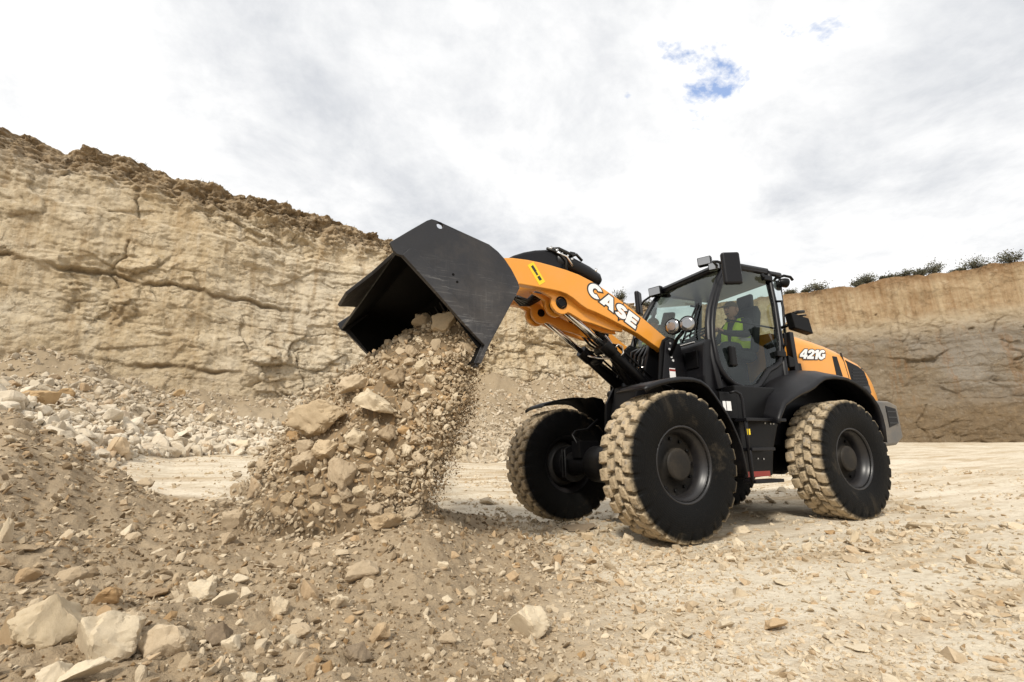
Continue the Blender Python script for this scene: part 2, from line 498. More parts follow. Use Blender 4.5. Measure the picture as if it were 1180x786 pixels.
def cliff_mat(name, kind):
    m, t, b = newmat(name)
    co = t.n('ShaderNodeTexCoord').outputs['Object']
    hgt = t.n('ShaderNodeAttribute', attribute_name='strata').outputs['Fac']
    crack = t.n('ShaderNodeAttribute', attribute_name='crack').outputs['Fac']
    n0 = t.noise(co, 0.16, 5, 0.6); n1 = t.noise(co, 0.8, 8, 0.70, 0.3); n2 = t.noise(co, 3.2, 8, 0.72, 0.2); n3 = t.noise(co, 13.0, 6, 0.72)
    mpv = t.n('ShaderNodeMapping', ins={0: co}); mpv.inputs['Scale'].default_value = (1.3, 1.3, 0.10)
    vs = t.noise(mpv.outputs[0], 1.0, 7, 0.72, 0.3)
    mph = t.n('ShaderNodeMapping', ins={0: co}); mph.inputs['Scale'].default_value = (0.16, 0.16, 2.2)
    hs = t.noise(mph.outputs[0], 1.1, 8, 0.70, 0.6)
    wob = t.n('ShaderNodeTexNoise', ins={'Vector': co, 'Scale': 1.6, 'Detail': 5.0, 'Roughness': .65})
    wv = t.n('ShaderNodeVectorMath', operation='MULTIPLY_ADD'); t.set(wv.inputs[0], wob.outputs['Color']); wv.inputs[1].default_value = (.9, .9, .9); t.set(wv.inputs[2], co)
    mpc = t.n('ShaderNodeMapping', ins={0: wv.outputs[0]}); mpc.inputs['Scale'].default_value = (1.0, 1.0, 1.7)
    vor = t.n('ShaderNodeTexVoronoi', feature='DISTANCE_TO_EDGE', ins={'Scale': .75}); t.set(vor.inputs['Vector'], mpc.outputs[0])
    vor2 = t.n('ShaderNodeTexVoronoi', feature='DISTANCE_TO_EDGE', ins={'Scale': 2.3}); t.set(vor2.inputs['Vector'], mpc.outputs[0])
    frac = t.math('MULTIPLY', t.ramp(vor.outputs['Distance'], 0.045, 0.0), t.ramp(n1, 0.46, 0.60))
    frac = t.math('MAXIMUM', frac, t.math('MULTIPLY', t.ramp(vor2.outputs['Distance'], 0.07, 0.0), t.ramp(n1, 0.54, 0.66)))
    h2 = t.math('ADD', hgt, t.math('MULTIPLY', t.math('SUBTRACT', n1, 0.5), 0.10))
    if kind == 'left':
        c = t.mix(t.ramp(n1, 0.3, 0.7), (0.46, 0.355, 0.215), (0.68, 0.575, 0.41))
        c = t.mix(t.ramp(n0, 0.42, 0.62), c, t.mix(n2, (0.53, 0.45, 0.33), (0.72, 0.645, 0.51)))
        c = t.mix(t.math('MULTIPLY', t.ramp(vs, 0.52, 0.63), 0.6), c, (0.36, 0.25, 0.135))
        c = t.mix(t.math('MULTIPLY', t.ramp(vs, 0.44, 0.36), 0.45), c, (0.70, 0.62, 0.49))
        c = t.mix(t.math('MULTIPLY', t.ramp(hs, 0.56, 0.68), 0.38), c, (0.44, 0.31, 0.17))
        top = t.ramp(h2, 0.84, 0.91)
        c = t.mix(t.math('MULTIPLY', top, 0.85), c, t.mix(t.ramp(n2, 0.35, 0.65), (0.15, 0.10, 0.055), (0.42, 0.31, 0.19)))
        c = t.mix(t.math('MULTIPLY', t.ramp(t.noise(mph.outputs[0], 3.2, 6, 0.7, 0.5), 0.57, 0.66), 0.30), c, (0.36, 0.245, 0.125))
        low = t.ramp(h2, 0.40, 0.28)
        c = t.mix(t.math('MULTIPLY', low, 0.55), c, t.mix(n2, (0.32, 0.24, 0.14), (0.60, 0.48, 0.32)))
    else:
        c = t.mix(t.ramp(n1, 0.3, 0.7), (0.15, 0.115, 0.075), (0.285, 0.235, 0.17))
        c = t.mix(t.ramp(n0, 0.48, 0.60), c, t.mix(n2, (0.175, 0.15, 0.12), (0.30, 0.27, 0.225)))
        c = t.mix(t.math('MULTIPLY', t.ramp(vs, 0.53, 0.63), 0.6), c, (0.22, 0.125, 0.06))
        c = t.mix(t.math('MULTIPLY', t.ramp(hs, 0.53, 0.63), 0.6), c, (0.12, 0.088, 0.055))
        top = t.ramp(h2, 0.64, 0.74)
        tc_ = t.mix(t.ramp(vs, 0.40, 0.64), (0.42, 0.32, 0.20), (0.28, 0.18, 0.095))
        tc_ = t.mix(t.ramp(h2, 0.80, 0.74), tc_, (0.40, 0.325, 0.225))
        c = t.mix(top, c, tc_)
        c = t.mix(t.math('MULTIPLY', t.ramp(h2, 0.95, 1.0), 0.7), c, (0.21, 0.12, 0.058))
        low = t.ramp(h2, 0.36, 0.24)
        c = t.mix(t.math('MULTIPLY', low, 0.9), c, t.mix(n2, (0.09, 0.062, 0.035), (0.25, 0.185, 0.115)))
    c = t.mix(t.math('MULTIPLY', t.ramp(n2, 0.54, 0.66), 0.40), c, (0.30, 0.215, 0.12))
    c = t.mix(t.math('MULTIPLY', t.ramp(n2, 0.46, 0.34), 0.40 if kind == 'left' else 0.15), c, (0.72, 0.64, 0.51))
    c = t.mix(t.math('MULTIPLY', t.ramp(n3, 0.54, 0.67), 0.42), c, (0.19, 0.135, 0.08))
    c = t.mix(t.math('MULTIPLY', frac, 0.4), c, (0.18, 0.125, 0.065))
    c = t.mix(t.math('MULTIPLY', crack, 0.7), c, (0.15, 0.10, 0.05))          # darker along the seams, joints and pits
    t.set(b.inputs['Base Color'], c)
    b.inputs['Roughness'].default_value = 0.95
    b.inputs['Specular IOR Level'].default_value = 0.2
    hh = t.math('ADD', t.math('MULTIPLY', n2, 1.0), t.math('MULTIPLY', n3, 0.5))
    bump(t, b, t.math('SUBTRACT', hh, t.math('MULTIPLY', frac, .4)), 0.75, 0.20)
    return m


M['ground'] = ground_mat(); M['cliffL'] = cliff_mat('limestone_cliff', 'left'); M['cliffR'] = cliff_mat('clay_capped_cliff', 'right')


def leaf_mat():
    m, t, b = newmat('shrub_leaf')
    rnd = t.n('ShaderNodeNewGeometry').outputs['Random Per Island']
    t.set(b.inputs['Base Color'], t.mix(rnd, (0.05, 0.052, 0.032), (0.13, 0.125, 0.08)))
    b.inputs['Roughness'].default_value = 0.8
    return m


M['leaf'] = leaf_mat()

# ------------------------------------------------------------------ terrain
# depth profiles along viewing azimuths: (distance, height) or (distance, picture row as a measure of the height)
Z = 'z'
KN = {
    -260: [(.4, Z, .3), (1.2, Z, .55), (2.5, Z, 1.0), (3.6, Z, 1.38), (5, Z, 1.15), (7, Z, 1.0), (10, 468), (14, 445), (18, 430)],
    0: [(.4, Z, .1), (1.25, 786), (2, 680), (3, 560), (3.8, 480), (4.3, 474), (5.2, Z, .95), (7, Z, .9), (9, 488), (12, 452), (15, 442), (17.5, 405)],
    60: [(.4, Z, .08), (1.27, 786), (2, 690), (3, 585), (3.9, 510), (4.4, 500), (5.2, Z, .8), (7, Z, .8), (9.5, 498), (12, 470), (15.5, 446), (18.5, 412)],
    120: [(.4, Z, .05), (1.3, 786), (2, 697), (3, 610), (4, 548), (4.6, 532), (5.2, Z, .55), (8, Z, .6), (10, 512), (12.5, 485), (16, 456), (19.5, 436)],
    200: [(.4, Z, 0), (1.35, 786), (2, 702), (3, 625), (4.2, 576), (4.6, Z, .42), (5.6, Z, .25), (7.5, 556), (12.5, 523), (15, 492), (19, 458), (21.5, 447), (24, 438)],
    300: [(.4, Z, 0), (1.4, 786), (2, 712), (3, 640), (4.4, 579), (5, Z, .4), (6, Z, .2), (8, 553), (14.5, 523), (17.5, 492), (21.5, 462), (24, 448), (27, 440)],
    400: [(.4, Z, 0), (1.5, 786), (2, 722), (3, 630), (4, 593), (4.6, 583), (5.4, Z, .3), (6.5, Z, .12), (10, 550), (18, 525), (21, 490), (25, 458), (28, 443)],
    480: [(.4, Z, 0), (1.6, 786), (2.3, 707), (3, 623), (3.6, 591), (4.4, 581), (5.3, Z, .15), (7, Z, .1), (11, 549), (19, 529), (23, 485), (28, 440), (30, 432)],
    560: [(.4, Z, 0), (1.65, 786), (2.5, 705), (3.3, 650), (4.5, 604), (5.2, 592), (6, Z, .08), (8, Z, .1), (12, 547), (19, 534), (24, 485), (30, 430), (32, 424)],
    640: [(.4, Z, 0), (1.65, Z, 0), (3, Z, .02), (5, Z, 0), (8, Z, .03), (14, 545), (22, 533), (28, 480), (33, 428)],
    740: [(.4, Z, 0), (8, Z, 0), (14, 540), (26, 525), (33, 470), (37, 445), (40, 440)],
    860: [(.4, Z, 0), (9, Z, 0), (16, 533), (30, 513), (38, 509), (45, 508)],
    1000: [(.4, Z, 0), (9, Z, .02), (16, 530), (25, 516), (33, 510), (45, 508.5)],
    1180: [(.4, Z, 0), (7, Z, .05), (12, 535), (20, 517), (30, 509.5), (45, 509)],
    1450: [(.4, Z, 0), (7, Z, .05), (12, 534), (20, 513), (28, 505)],
}
KC = np.array(sorted(KN), float)
TG = np.concatenate([np.linspace(0.3, 6, 115), np.linspace(6.1, 50, 320)])
ZT = []
for kx in sorted(KN):
    ts, zs = [], []
    for k in KN[kx]:
        if k[1] == Z: ts.append(k[0]); zs.append(k[2])
        else:
            d = pray(kx, k[1]); ts.append(k[0]); zs.append(CAM[2] + d[2] / (d @ FH) * k[0])
    zi = np.interp(TG, ts, zs)
    for _ in range(3):                                # round the knots off
        zs_ = zi.copy(); zs_[2:-2] = (zi[:-4] + zi[1:-3] + zi[2:-2] + zi[3:-1] + zi[4:]) / 5; zi = zs_
    ZT.append(zi)
ZT = np.array(ZT)
SOILT = np.interp(KC, [-260, 300, 400, 480, 560, 640, 740, 860], [7.5, 6.5, 6.5, 5.6, 5.3, 4.7, 3.2, 1.5])
SOILA = np.interp(KC, [-260, 480, 560, 640, 740, 860], [1, 1, .85, .55, .25, .12])
TAL0 = np.interp(KC, [-260, 0, 120, 200, 300, 400, 480, 560, 640, 740, 800], [7, 7.5, 8.5, 12, 14.2, 18, 19, 19, 22, 26, 30])
TALA = np.interp(KC, [-260, 740, 800], [1, 1, 0])


def base_height(x, y):
    """smooth terrain height with soil and scree amounts at world x, y"""
    dx, dy = x - CAM[0], y - CAM[1]
    t = dx * FH[0] + dy * FH[1]; s = dx * RH[0] + dy * RH[1]
    r = np.hypot(t, s); ph = np.arctan2(s, t)
    col = 590 + 569 * np.tan(np.clip(ph, -1.02, 1.02))
    te = np.clip(np.where(np.abs(ph) < 1.02, t, r * 0.523), TG[0], TG[-1])
    ci = np.clip(np.searchsorted(KC, col) - 1, 0, len(KC) - 2)
    cf = np.clip((col - KC[ci]) / (KC[ci + 1] - KC[ci]), 0, 1)
    cf = cf * cf * (3 - 2 * cf) * .5 + cf * .5
    ti = np.clip(np.searchsorted(TG, te) - 1, 0, len(TG) - 2)
    tf = (te - TG[ti]) / (TG[ti + 1] - TG[ti])
    za = ZT[ci, ti] * (1 - tf) + ZT[ci, ti + 1] * tf
    zb = ZT[ci + 1, ti] * (1 - tf) + ZT[ci + 1, ti + 1] * tf
    z = za * (1 - cf) + zb * cf
    back = sstep(1.1, 2.2, np.abs(ph))               # level ground behind the camera
    z = z * (1 - back)
    sT = np.interp(col, KC, SOILT); soil = np.interp(col, KC, SOILA) * (1 - sstep(sT - .6, sT + .3, te)) * (1 - back)
    t0 = np.interp(col, KC, TAL0); tal = np.interp(col, KC, TALA) * sstep(t0 - .5, t0 + .5, te) * (1 - back)
    # the ground the loader stands on is level
    lx = np.maximum(np.maximum(-4.2 - x, x - 0.6), 0); ly = np.maximum(np.abs(y) - 1.35, 0)
    flat = 1 - sstep(0.0, 0.9, np.hypot(lx, ly))
    z = z * (1 - flat); soil = soil * (1 - flat * .8)
    return z, soil, tal, flat


def height(x, y, fine=True):
    x = np.asarray(x, float); y = np.asarray(y, float)
    z, soil, tal, flat = base_height(x, y)
    dist = np.hypot(x - CAM[0], y - CAM[1])
    rough = 0.15 + soil + tal * 1.2
    rough = rough * (1 - .75 * flat)
    n = 0.05 * fbm(x * 1.1, y * 1.1, 1.5, 3) * rough + 0.02 * fbm(x * .6, y * .6, 9.5, 2)
    n = n + tal * (0.30 * fbm(x * .45, y * .45, 4.4, 3) + 0.10 * fbm(x * 2, y * 2, 14.4, 2))
    if fine:
        n = n + 0.028 * fbm(x * 4.2, y * 4.2, 3.5, 3, .6) * rough
        n = n + 0.007 * fbm(x * 19, y * 19, 6.5, 3, .65) * np.minimum(rough + .25, 1.2)
        # flattened wheel ruts running past the machine
        w = y * .98 + x * .2
        n = n - 0.025 * np.exp(-((np.mod(w + .25 * fbm(x * .3, y * .3, 8.8, 2), 2.1) - 1.0) / .22) ** 2) * (1 - soil) * (1 - tal) * (dist > 3)
    return z + n, soil, tal


def build_ground():
    aa = np.concatenate([np.linspace(-pi, -1.0, 90, endpoint=False), np.linspace(-1.0, 1.0, 900, endpoint=False), np.linspace(1.0, pi, 90, endpoint=False)])
    rr = np.exp(np.concatenate([np.linspace(np.log(.35), np.log(1.2), 40, endpoint=False), np.linspace(np.log(1.2), np.log(30), 430, endpoint=False), np.linspace(np.log(30), np.log(260), 40)]))
    A, RR = np.meshgrid(aa, rr, indexing='ij')
    x = CAM[0] + RR * (np.cos(A) * FH[0] + np.sin(A) * RH[0]); y = CAM[1] + RR * (np.cos(A) * FH[1] + np.sin(A) * RH[1])
    z, soil, tal = height(x, y)
    na, nr = A.shape
    V = np.stack([x, y, z], -1).reshape(-1, 3)
    ii, jj = np.meshgrid(np.arange(na), np.arange(nr - 1), indexing='ij')
    i2 = (ii + 1) % na
    F = np.stack([ii * nr + jj, ii * nr + jj + 1, i2 * nr + jj + 1, i2 * nr + jj], -1).reshape(-1, 4)
    zc = float(height(CAM[0], CAM[1])[0])
    c = len(V)
    V = np.vstack([V, [[CAM[0], CAM[1], zc]]])
    ia = np.arange(na)
    F3 = np.stack([np.full(na, c), ia * nr, ((ia + 1) % na) * nr], -1)
    me = mesh_np('ground', V, F, F3, M['ground'], True, {'soil': np.append(soil.ravel(), 0), 'talus': np.append(tal.ravel(), 0)})
    link('ground', me, kind='structure')
    return BVHTree.FromPolygons(V.tolist(), F.tolist() + F3.tolist())


GBVH = build_ground()
CAMV = Vector(CAM)


def ghit(px, py, bvh=None):
    d = Vector(pray(px, py)).normalized()
    loc, nrm, idx, dist = (bvh or GBVH).ray_cast(CAMV, d)
    return loc, nrm, dist, d


# ------------------------------------------------------------------ cliffs
def st(s, t):
    return CAM[:2] + FH[:2] * t + RH[:2] * s


def build_cliff(name, p0, p1, nu, nv, ztop, mat, kind, dens=None, ext0=0, ext1=0):
    p0, p1 = np.array(p0), np.array(p1)
    d = p1 - p0; L = np.linalg.norm(d); d /= L
    nrm = np.array([-d[1], d[0]])
    mid = CAM[:2] - (p0 + p1) / 2
    if nrm @ mid < 0: nrm = -nrm                       # toward the pit
    u = np.linspace(0, 1, nu) if dens is None else dens(np.linspace(0, 1, nu))
    zb = -1.0
    v = np.linspace(0, 1, nv)
    U, Vv = np.meshgrid(u * L, v, indexing='ij')
    top = ztop + 0.35 * fbm(U * .12, 2.2, 0, 3) + 0.16 * fbm(U * .8, 3.1, 0.5, 3)
    if kind == 'left': top = top + np.interp(U, [0, 16, 36, 52], [1.7, 1.35, .75, .5])
    Zh = zb + (top - zb) * Vv
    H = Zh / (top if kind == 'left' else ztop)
    x0 = p0[0] + d[0] * U; y0 = p0[1] + d[1] * U
    P = np.stack([x0, y0, Zh], -1)
    crack = np.zeros_like(U)
    def blocks(sx, sz, seed, amp, tilt, gap, warp=.35):
        """flat broken faces at different depths, split by open joints"""
        wx = U / sx + warp * fbm(U * .5 / sx, seed, Zh * .5 / sz, 3, .6); wz = Zh / sz + warp * .6 * fbm(U * .5 / sx, seed + 5.5, Zh * .5 / sz, 3, .6)
        q, ta, tb, ox, oy, e = worley(wx, wz, seed)
        return amp * q + tilt * (ta * ox + tb * oy) - gap * np.exp(-(e / .07) ** 2), np.exp(-(e / .05) ** 2)
    def seam(zc, dep, wd, seed, zs):
        wv = .55 + .9 * np.clip(.5 + fbm(U * .35, seed, .3, 3), 0, 1)
        on = sstep(-.12, .22, fbm(U * .14, seed * 3.1, .7, 3) + .05)
        g = np.exp(-((zs - zc) / (wd * wv)) ** 2) * on
        return dep * g * (.6 + .6 * fbm(U * 1.3, seed, Zh * .8, 2)), g
    if kind == 'left':
        off = 1.6 * (1 - np.clip(Vv, 0, 1)) ** 1.3                                     # batter
        off = off + .8 * fbm(U * .09, 1.7, Zh * .04, 3) + .16 * fbm(U * .3, 5.2, Zh * .30, 3)
        brk = sstep(-.25, .35, fbm(U * .16, 15.5, Zh * .22, 3))
        o1, e1 = blocks(2.1, 1.3, 21, .16, .24, .05); o2, e2 = blocks(.75, .5, 22, .09, .15, .03); o3, e3 = blocks(.30, .2, 23, .035, .06, .012)
        off = off + o1 * (.35 + .65 * brk) + o2 * (.25 + .75 * brk) + o3 * (.4 + .6 * brk)
        crack = np.maximum(crack, .35 * e1 * brk); crack = np.maximum(crack, .22 * e2 * brk)
        off = off + .05 * fbm(U * 1.6, 6.6, Zh * 1.8, 5, .62)
        zs = Zh + .45 * fbm(U * .10, 7.7, 0, 3) + .22 * fbm(U * .7, 9.9, Zh * .15, 4, .6)
        lay = perlin(U * .08, 31.7, zs * 2.3)
        lm = sstep(-.1, .45, fbm(U * .18, 44.4, Zh * .35, 3))
        off = off + lm * (.045 * np.sign(lay) * np.abs(lay) ** .5 + .02 * np.sign(perlin(U * .12, 33.1, zs * 5.5)))
        off = off + .10 * fbm(U * .9, 51.3, Zh * .28, 4, .6)
        for zc, dep, wd, step in ((11.45, .50, .16, -.45), (8.55, .34, .08, .12), (6.35, .20, .06, -.08), (10.3, .14, .05, 0.05), (7.3, .10, .04, 0), (4.9, .20, .09, .1)):
            d_, g = seam(zc, dep, wd, zc, zs)
            off = off - d_ + step * sstep(zc - .15, zc + .15, zs)
            crack = np.maximum(crack, g)
        # weathered, crumbling cap
        cap = sstep(-2.6, -1.2, zs - top)
        off = off - 1.3 * cap * sstep(-2.2, 0, Zh - top) + cap * (.45 * fbm(U * .8, 3.3, Zh * 1.2, 5, .65) + o2 + o3)
        vj = np.exp(-((np.mod(U + 1.1 * fbm(U * .3, 0.4, Zh * .5, 3), 7.3) - 3.6) / .06) ** 2) * (fbm(U * .25, 4.4, Zh * .4, 2) > 0.12)
        off = off - .16 * vj; crack = np.maximum(crack, .5 * vj)
    else:
        off = .9 * (1 - Vv)
        off = off + .5 * fbm(U * .09, 1.7, Zh * .05, 3) + .22 * fbm(U * .4, 5.2, Zh * .45, 4)
        zs = Zh + .35 * fbm(U * .10, 7.7, 0, 3) + .20 * fbm(U * .8, 9.9, Zh * .2, 4, .6)
        toplay = sstep(9.3, 9.9, zs)
        brk = sstep(-.25, .35, fbm(U * .16, 15.5, Zh * .22, 3))
        o1, e1 = blocks(2.2, 1.2, 31, .12, .16, .05); o2, e2 = blocks(.8, .5, 32, .07, .10, .03)
        rock = o1 * (.4 + .6 * brk) + o2 * (.3 + .7 * brk) + .06 * fbm(U * 1.6, 6.6, Zh * 1.8, 5, .62)
        crack = np.maximum(crack, .35 * e1 * brk * (1 - toplay)); crack = np.maximum(crack, .25 * e2 * brk * (1 - toplay))
        off = off + rock * (1 - .75 * toplay)
        for zc, dep, wd, step in ((9.4, .16, .09, .12), (8.3, .12, .05, .05), (7.4, .14, .06, .04), (6.3, .12, .05, .06), (5.2, .14, .06, .06), (3.9, .28, .10, .25), (2.9, .12, .06, .05)):
            d_, g = seam(zc, dep, wd, zc * 1.7, zs)
            off = off - d_ + step * sstep(zc + .15, zc - .15, zs)
            crack = np.maximum(crack, .8 * g)
        off = off + toplay * .10 * fbm(U * 2.5, 1.1, Zh * .12, 3, .6)                   # rain rills
        pits = sstep(.70, .85, fbm(U * .9, 12.3, Zh * 1.1, 3)) * sstep(8.5, 9.3, zs) * sstep(11.6, 10.8, zs)
        off = off - .35 * pits; crack = np.maximum(crack, pits)
        vj = np.exp(-((np.mod(U + 2.2 * fbm(U * .3, 0.4, Zh * .35, 3), 5.1) - 2.5) / .07) ** 2) * (fbm(U * .25, 4.4, Zh * .3, 2) > 0.10) * (1 - toplay)
        off = off - .16 * vj; crack = np.maximum(crack, .5 * vj)
    P[..., 0] += nrm[0] * off; P[..., 1] += nrm[1] * off
    rows = [P]
    lastr = P[:, -1]
    capo = []
    for k, (bk, dz) in enumerate(((.5, .12), (1.5, .2), (4, .1), (14, -.2), (45, -.5))):
        q = lastr.copy(); q[:, 0] -= nrm[0] * bk; q[:, 1] -= nrm[1] * bk; q[:, 2] += dz + .12 * fbm(U[:, 0] * .7, k * 3.3, .5, 2)
        capo.append(q[:, None])
    P = np.concatenate([P] + capo, 1)
    crack = np.concatenate([crack, np.zeros((nu, 5))], 1); H = np.concatenate([H, np.ones((nu, 5))], 1)
    nvt = P.shape[1]
    ii, jj = np.meshgrid(np.arange(nu - 1), np.arange(nvt - 1), indexing='ij')
    F = np.stack([ii * nvt + jj, (ii + 1) * nvt + jj, (ii + 1) * nvt + jj + 1, ii * nvt + jj + 1], -1).reshape(-1, 4)
    me = mesh_np(name, P.reshape(-1, 3), F, None, mat, True, {'strata': H.ravel(), 'crack': crack.ravel()})
    return link(name, me, kind='structure'), P[:, nv - 1], nrm


a0, a1 = st(-18.6, 18.0), st(10.9, 39.0)
dd = (a1 - a0) / np.linalg.norm(a1 - a0)
L0 = a0 - dd * 16
CORNER = st(14.2, 41.3)
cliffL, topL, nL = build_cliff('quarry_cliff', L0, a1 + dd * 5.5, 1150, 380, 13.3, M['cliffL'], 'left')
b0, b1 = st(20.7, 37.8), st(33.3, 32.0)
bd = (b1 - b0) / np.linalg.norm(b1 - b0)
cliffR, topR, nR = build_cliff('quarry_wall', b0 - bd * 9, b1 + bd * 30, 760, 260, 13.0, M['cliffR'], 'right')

# ------------------------------------------------------------------ stones
def rock_bm(seed, npts=16, flat=(1, 1, 1), sub=2, noise=.035, bev=.05):
    r = np.random.default_rng(seed)
    bm = bmesh.new()
    p = r.normal(size=(npts, 3)); p /= np.linalg.norm(p, axis=1)[:, None]
    p *= r.uniform(.78, 1.0, (npts, 1)); p *= np.array(flat)
    for q in p: bm.verts.new(q)
    g = bmesh.ops.convex_hull(bm, input=bm.verts)
    bmesh.ops.delete(bm, geom=[v for v in bm.verts if not v.link_faces], context='VERTS')
    bmesh.ops.dissolve_limit(bm, angle_limit=R(16), verts=bm.verts, edges=bm.edges)
    if bev: bmesh.ops.bevel(bm, geom=list(bm.edges), offset=bev, segments=1, affect='EDGES', profile=.5)
    bmesh.ops.triangulate(bm, faces=bm.faces)
    if sub:
        for _ in range(sub):
            le = [e for e in bm.edges if e.calc_length() > .12]
            bmesh.ops.subdivide_edges(bm, edges=le, cuts=1, use_grid_fill=True)
            bmesh.ops.triangulate(bm, faces=bm.faces)
        co = np.array([v.co for v in bm.verts])
        n = noise * (fbm(co[:, 0] * 2.3 + seed, co[:, 1] * 2.3, co[:, 2] * 2.3, 4, .6) - .35 * np.abs(fbm(co[:, 0] * 5 + seed, co[:, 1] * 5, co[:, 2] * 5, 2)))
        for v, c, k in zip(bm.verts, co, n):
            v.co = Vector(c * (1 + 2.0 * k))
    bmesh.ops.recalc_face_normals(bm, faces=bm.faces)
    return bm


def rock_mesh(name, seed, mat, **kw):
    bm = rock_bm(seed, **kw)
    me = bpy.data.meshes.new(name); bm.to_mesh(me); bm.free()
    me.materials.append(mat)
    for p in me.polygons: p.use_smooth = True
    try: me.set_sharp_from_angle(angle=R(32))
    except Exception: pass
    return me


ROCK_SHAPES = [(1, .85, .7), (1, .9, .85), (1, .7, .55), (1, .8, .45), (1, .95, .75), (1, .62, .6), (1, .9, .35), (1, .85, .6)]
LOW = []
for i in range(10):
    bm = rock_bm(100 + i, npts=10 + i % 4, flat=ROCK_SHAPES[i % 8], sub=0, bev=0)
    bm.verts.ensure_lookup_table(); bm.verts.index_update()
    LOW.append((np.array([v.co for v in bm.verts]), np.array([[v.index for v in f.verts] for f in bm.faces])))
    bm.free()
MID = []
for i in range(8):
    bm = rock_bm(150 + i, npts=14, flat=ROCK_SHAPES[i % 8], sub=0, bev=.09)
    bm.verts.ensure_lookup_table(); bm.verts.index_update()
    MID.append((np.array([v.co for v in bm.verts]), np.array([[v.index for v in f.verts] for f in bm.faces])))
    bm.free()


def rand_rot(n, r, tilt=None):
    q = r.normal(size=(n, 4))
    if tilt is not None:
        yaw = r.uniform(0, 2 * pi, n); q = np.stack([np.cos(yaw / 2), r.normal(0, tilt, n), r.normal(0, tilt, n), np.sin(yaw / 2)], 1)
    q /= np.linalg.norm(q, axis=1)[:, None]
    w, x, y, z = q.T
    return np.stack([np.stack([1 - 2 * (y * y + z * z), 2 * (x * y - z * w), 2 * (x * z + y * w)], -1),
                     np.stack([2 * (x * y + z * w), 1 - 2 * (x * x + z * z), 2 * (y * z - x * w)], -1),
                     np.stack([2 * (x * z - y * w), 2 * (y * z + x * w), 1 - 2 * (x * x + y * y)], -1)], 1)


def scatter(name, temps, P, S, mat, r, tilt=None, tint=None, label=None, cat=None, smooth=False):
    """many small stones as one mesh"""
    Vs, Fs, Ts = [], [], []
    base = 0
    n = len(P); Rm = rand_rot(n, r, tilt); tint = r.uniform(0, 1, n) if tint is None else tint
    which = r.integers(0, len(temps), n)
    for k, (tv, tf) in enumerate(temps):
        idx = np.where(which == k)[0]
        if not len(idx): continue
        sc = S[idx][:, None, None] if S.ndim == 1 else S[idx][:, None, :]
        vv = np.einsum('nij,nvj->nvi', Rm[idx], np.broadcast_to(tv[None], (len(idx),) + tv.shape) * sc) + P[idx][:, None, :]
        ff = tf[None] + (base + np.arange(len(idx)) * len(tv))[:, None, None]
        Vs.append(vv.reshape(-1, 3)); Fs.append(ff.reshape(-1, 3)); Ts.append(np.repeat(tint[idx], len(tv)))
        base += len(idx) * len(tv)
    me = mesh_np(name, np.vstack(Vs), None, np.vstack(Fs), mat, smooth, {'tint': np.concatenate(Ts)})
    o = link(name, me, kind='stuff')
    if label: o['label'] = label; o['category'] = cat
    return o


def polar_points(n, r, rmin, rmax, amax=1.28, power=1.0):
    a = r.uniform(-amax, amax, n)
    rad = np.exp(r.uniform(np.log(rmin), np.log(rmax), n))
    t = rad * np.cos(a); s = rad * np.sin(a)
    return CAM[0] + FH[0] * t + RH[0] * s, CAM[1] + FH[1] * t + RH[1] * s, rad


# gravel and small stones over the near ground
def build_gravel():
    r = np.random.default_rng(21)
    x, y, rad = polar_points(128000, r, .9, 16.0)
    z, soil, tal = height(x, y)
    cl = fbm(x * .9, y * .9, 2.2, 3)
    dx = x - CAM[0]; dy = y - CAM[1]
    s = dx * RH[0] + dy * RH[1]; t = dx * FH[0] + dy * FH[1]
    track = (1 - soil) * sstep(4.2, 6.0, rad)                               # rolled ground carries fewer stones
    keep = r.uniform(0, 1, len(x)) < np.clip(.66 + .75 * cl - .32 * soil - .34 * track, .05, 1)
    keep &= ~((np.abs(y) < 1.25) & (x > -3.6) & (x < .6) & (r.uniform(0, 1, len(x)) < .6))
    x, y, z, rad, soil = x[keep], y[keep], z[keep], rad[keep], soil[keep]
    size = np.exp(r.normal(np.log(.0098), .62, len(x))) * np.clip(rad / 3.0, .6, 2.2)
    size = np.clip(size, .003, .06)
    S = size[:, None] * np.stack([np.ones(len(x)), r.uniform(.6, 1, len(x)), r.uniform(.4, .8, len(x))], 1)
    P = np.stack([x, y, z + size * .12], 1)
    tint = np.clip(r.uniform(0, 1, len(x)) * .75 + .25 * (1 - soil), 0, 1)
    big = (r.uniform(0, 1, len(x)) < .035) & (soil < .5)
    S[big] *= r.uniform(1.6, 3.0, (int(big.sum()), 1)); tint[big] = r.uniform(.45, 1, int(big.sum()))
    scatter('gravel', LOW, P, S, M['gravel'], r, .25, tint, 'loose beige limestone gravel strewn over the quarry floor', 'gravel')
    # clods in the brown heap
    x, y, rad = polar_points(42000, r, .9, 7.0)
    z, soil, tal = height(x, y)
    k = r.uniform(0, 1, len(x)) < soil * np.clip(.6 + .6 * fbm(x * 1.4, y * 1.4, 7.2, 2), .1, 1)
    x, y, z, rad = x[k], y[k], z[k], rad[k]
    size = np.clip(np.exp(r.normal(np.log(.012), .5, len(x))) * np.clip(rad / 3, .6, 1.5), .004, .05)
    P = np.stack([x, y, z + size * .1], 1)
    scatter('dirt_clods', LOW, P, size[:, None] * np.stack([np.ones(len(x)), r.uniform(.7, 1, len(x)), r.uniform(.5, .9, len(x))], 1), M['dirt'], r, None, None,
            'crumbly brown clods covering the dumped heap', 'dirt clods')


build_gravel()


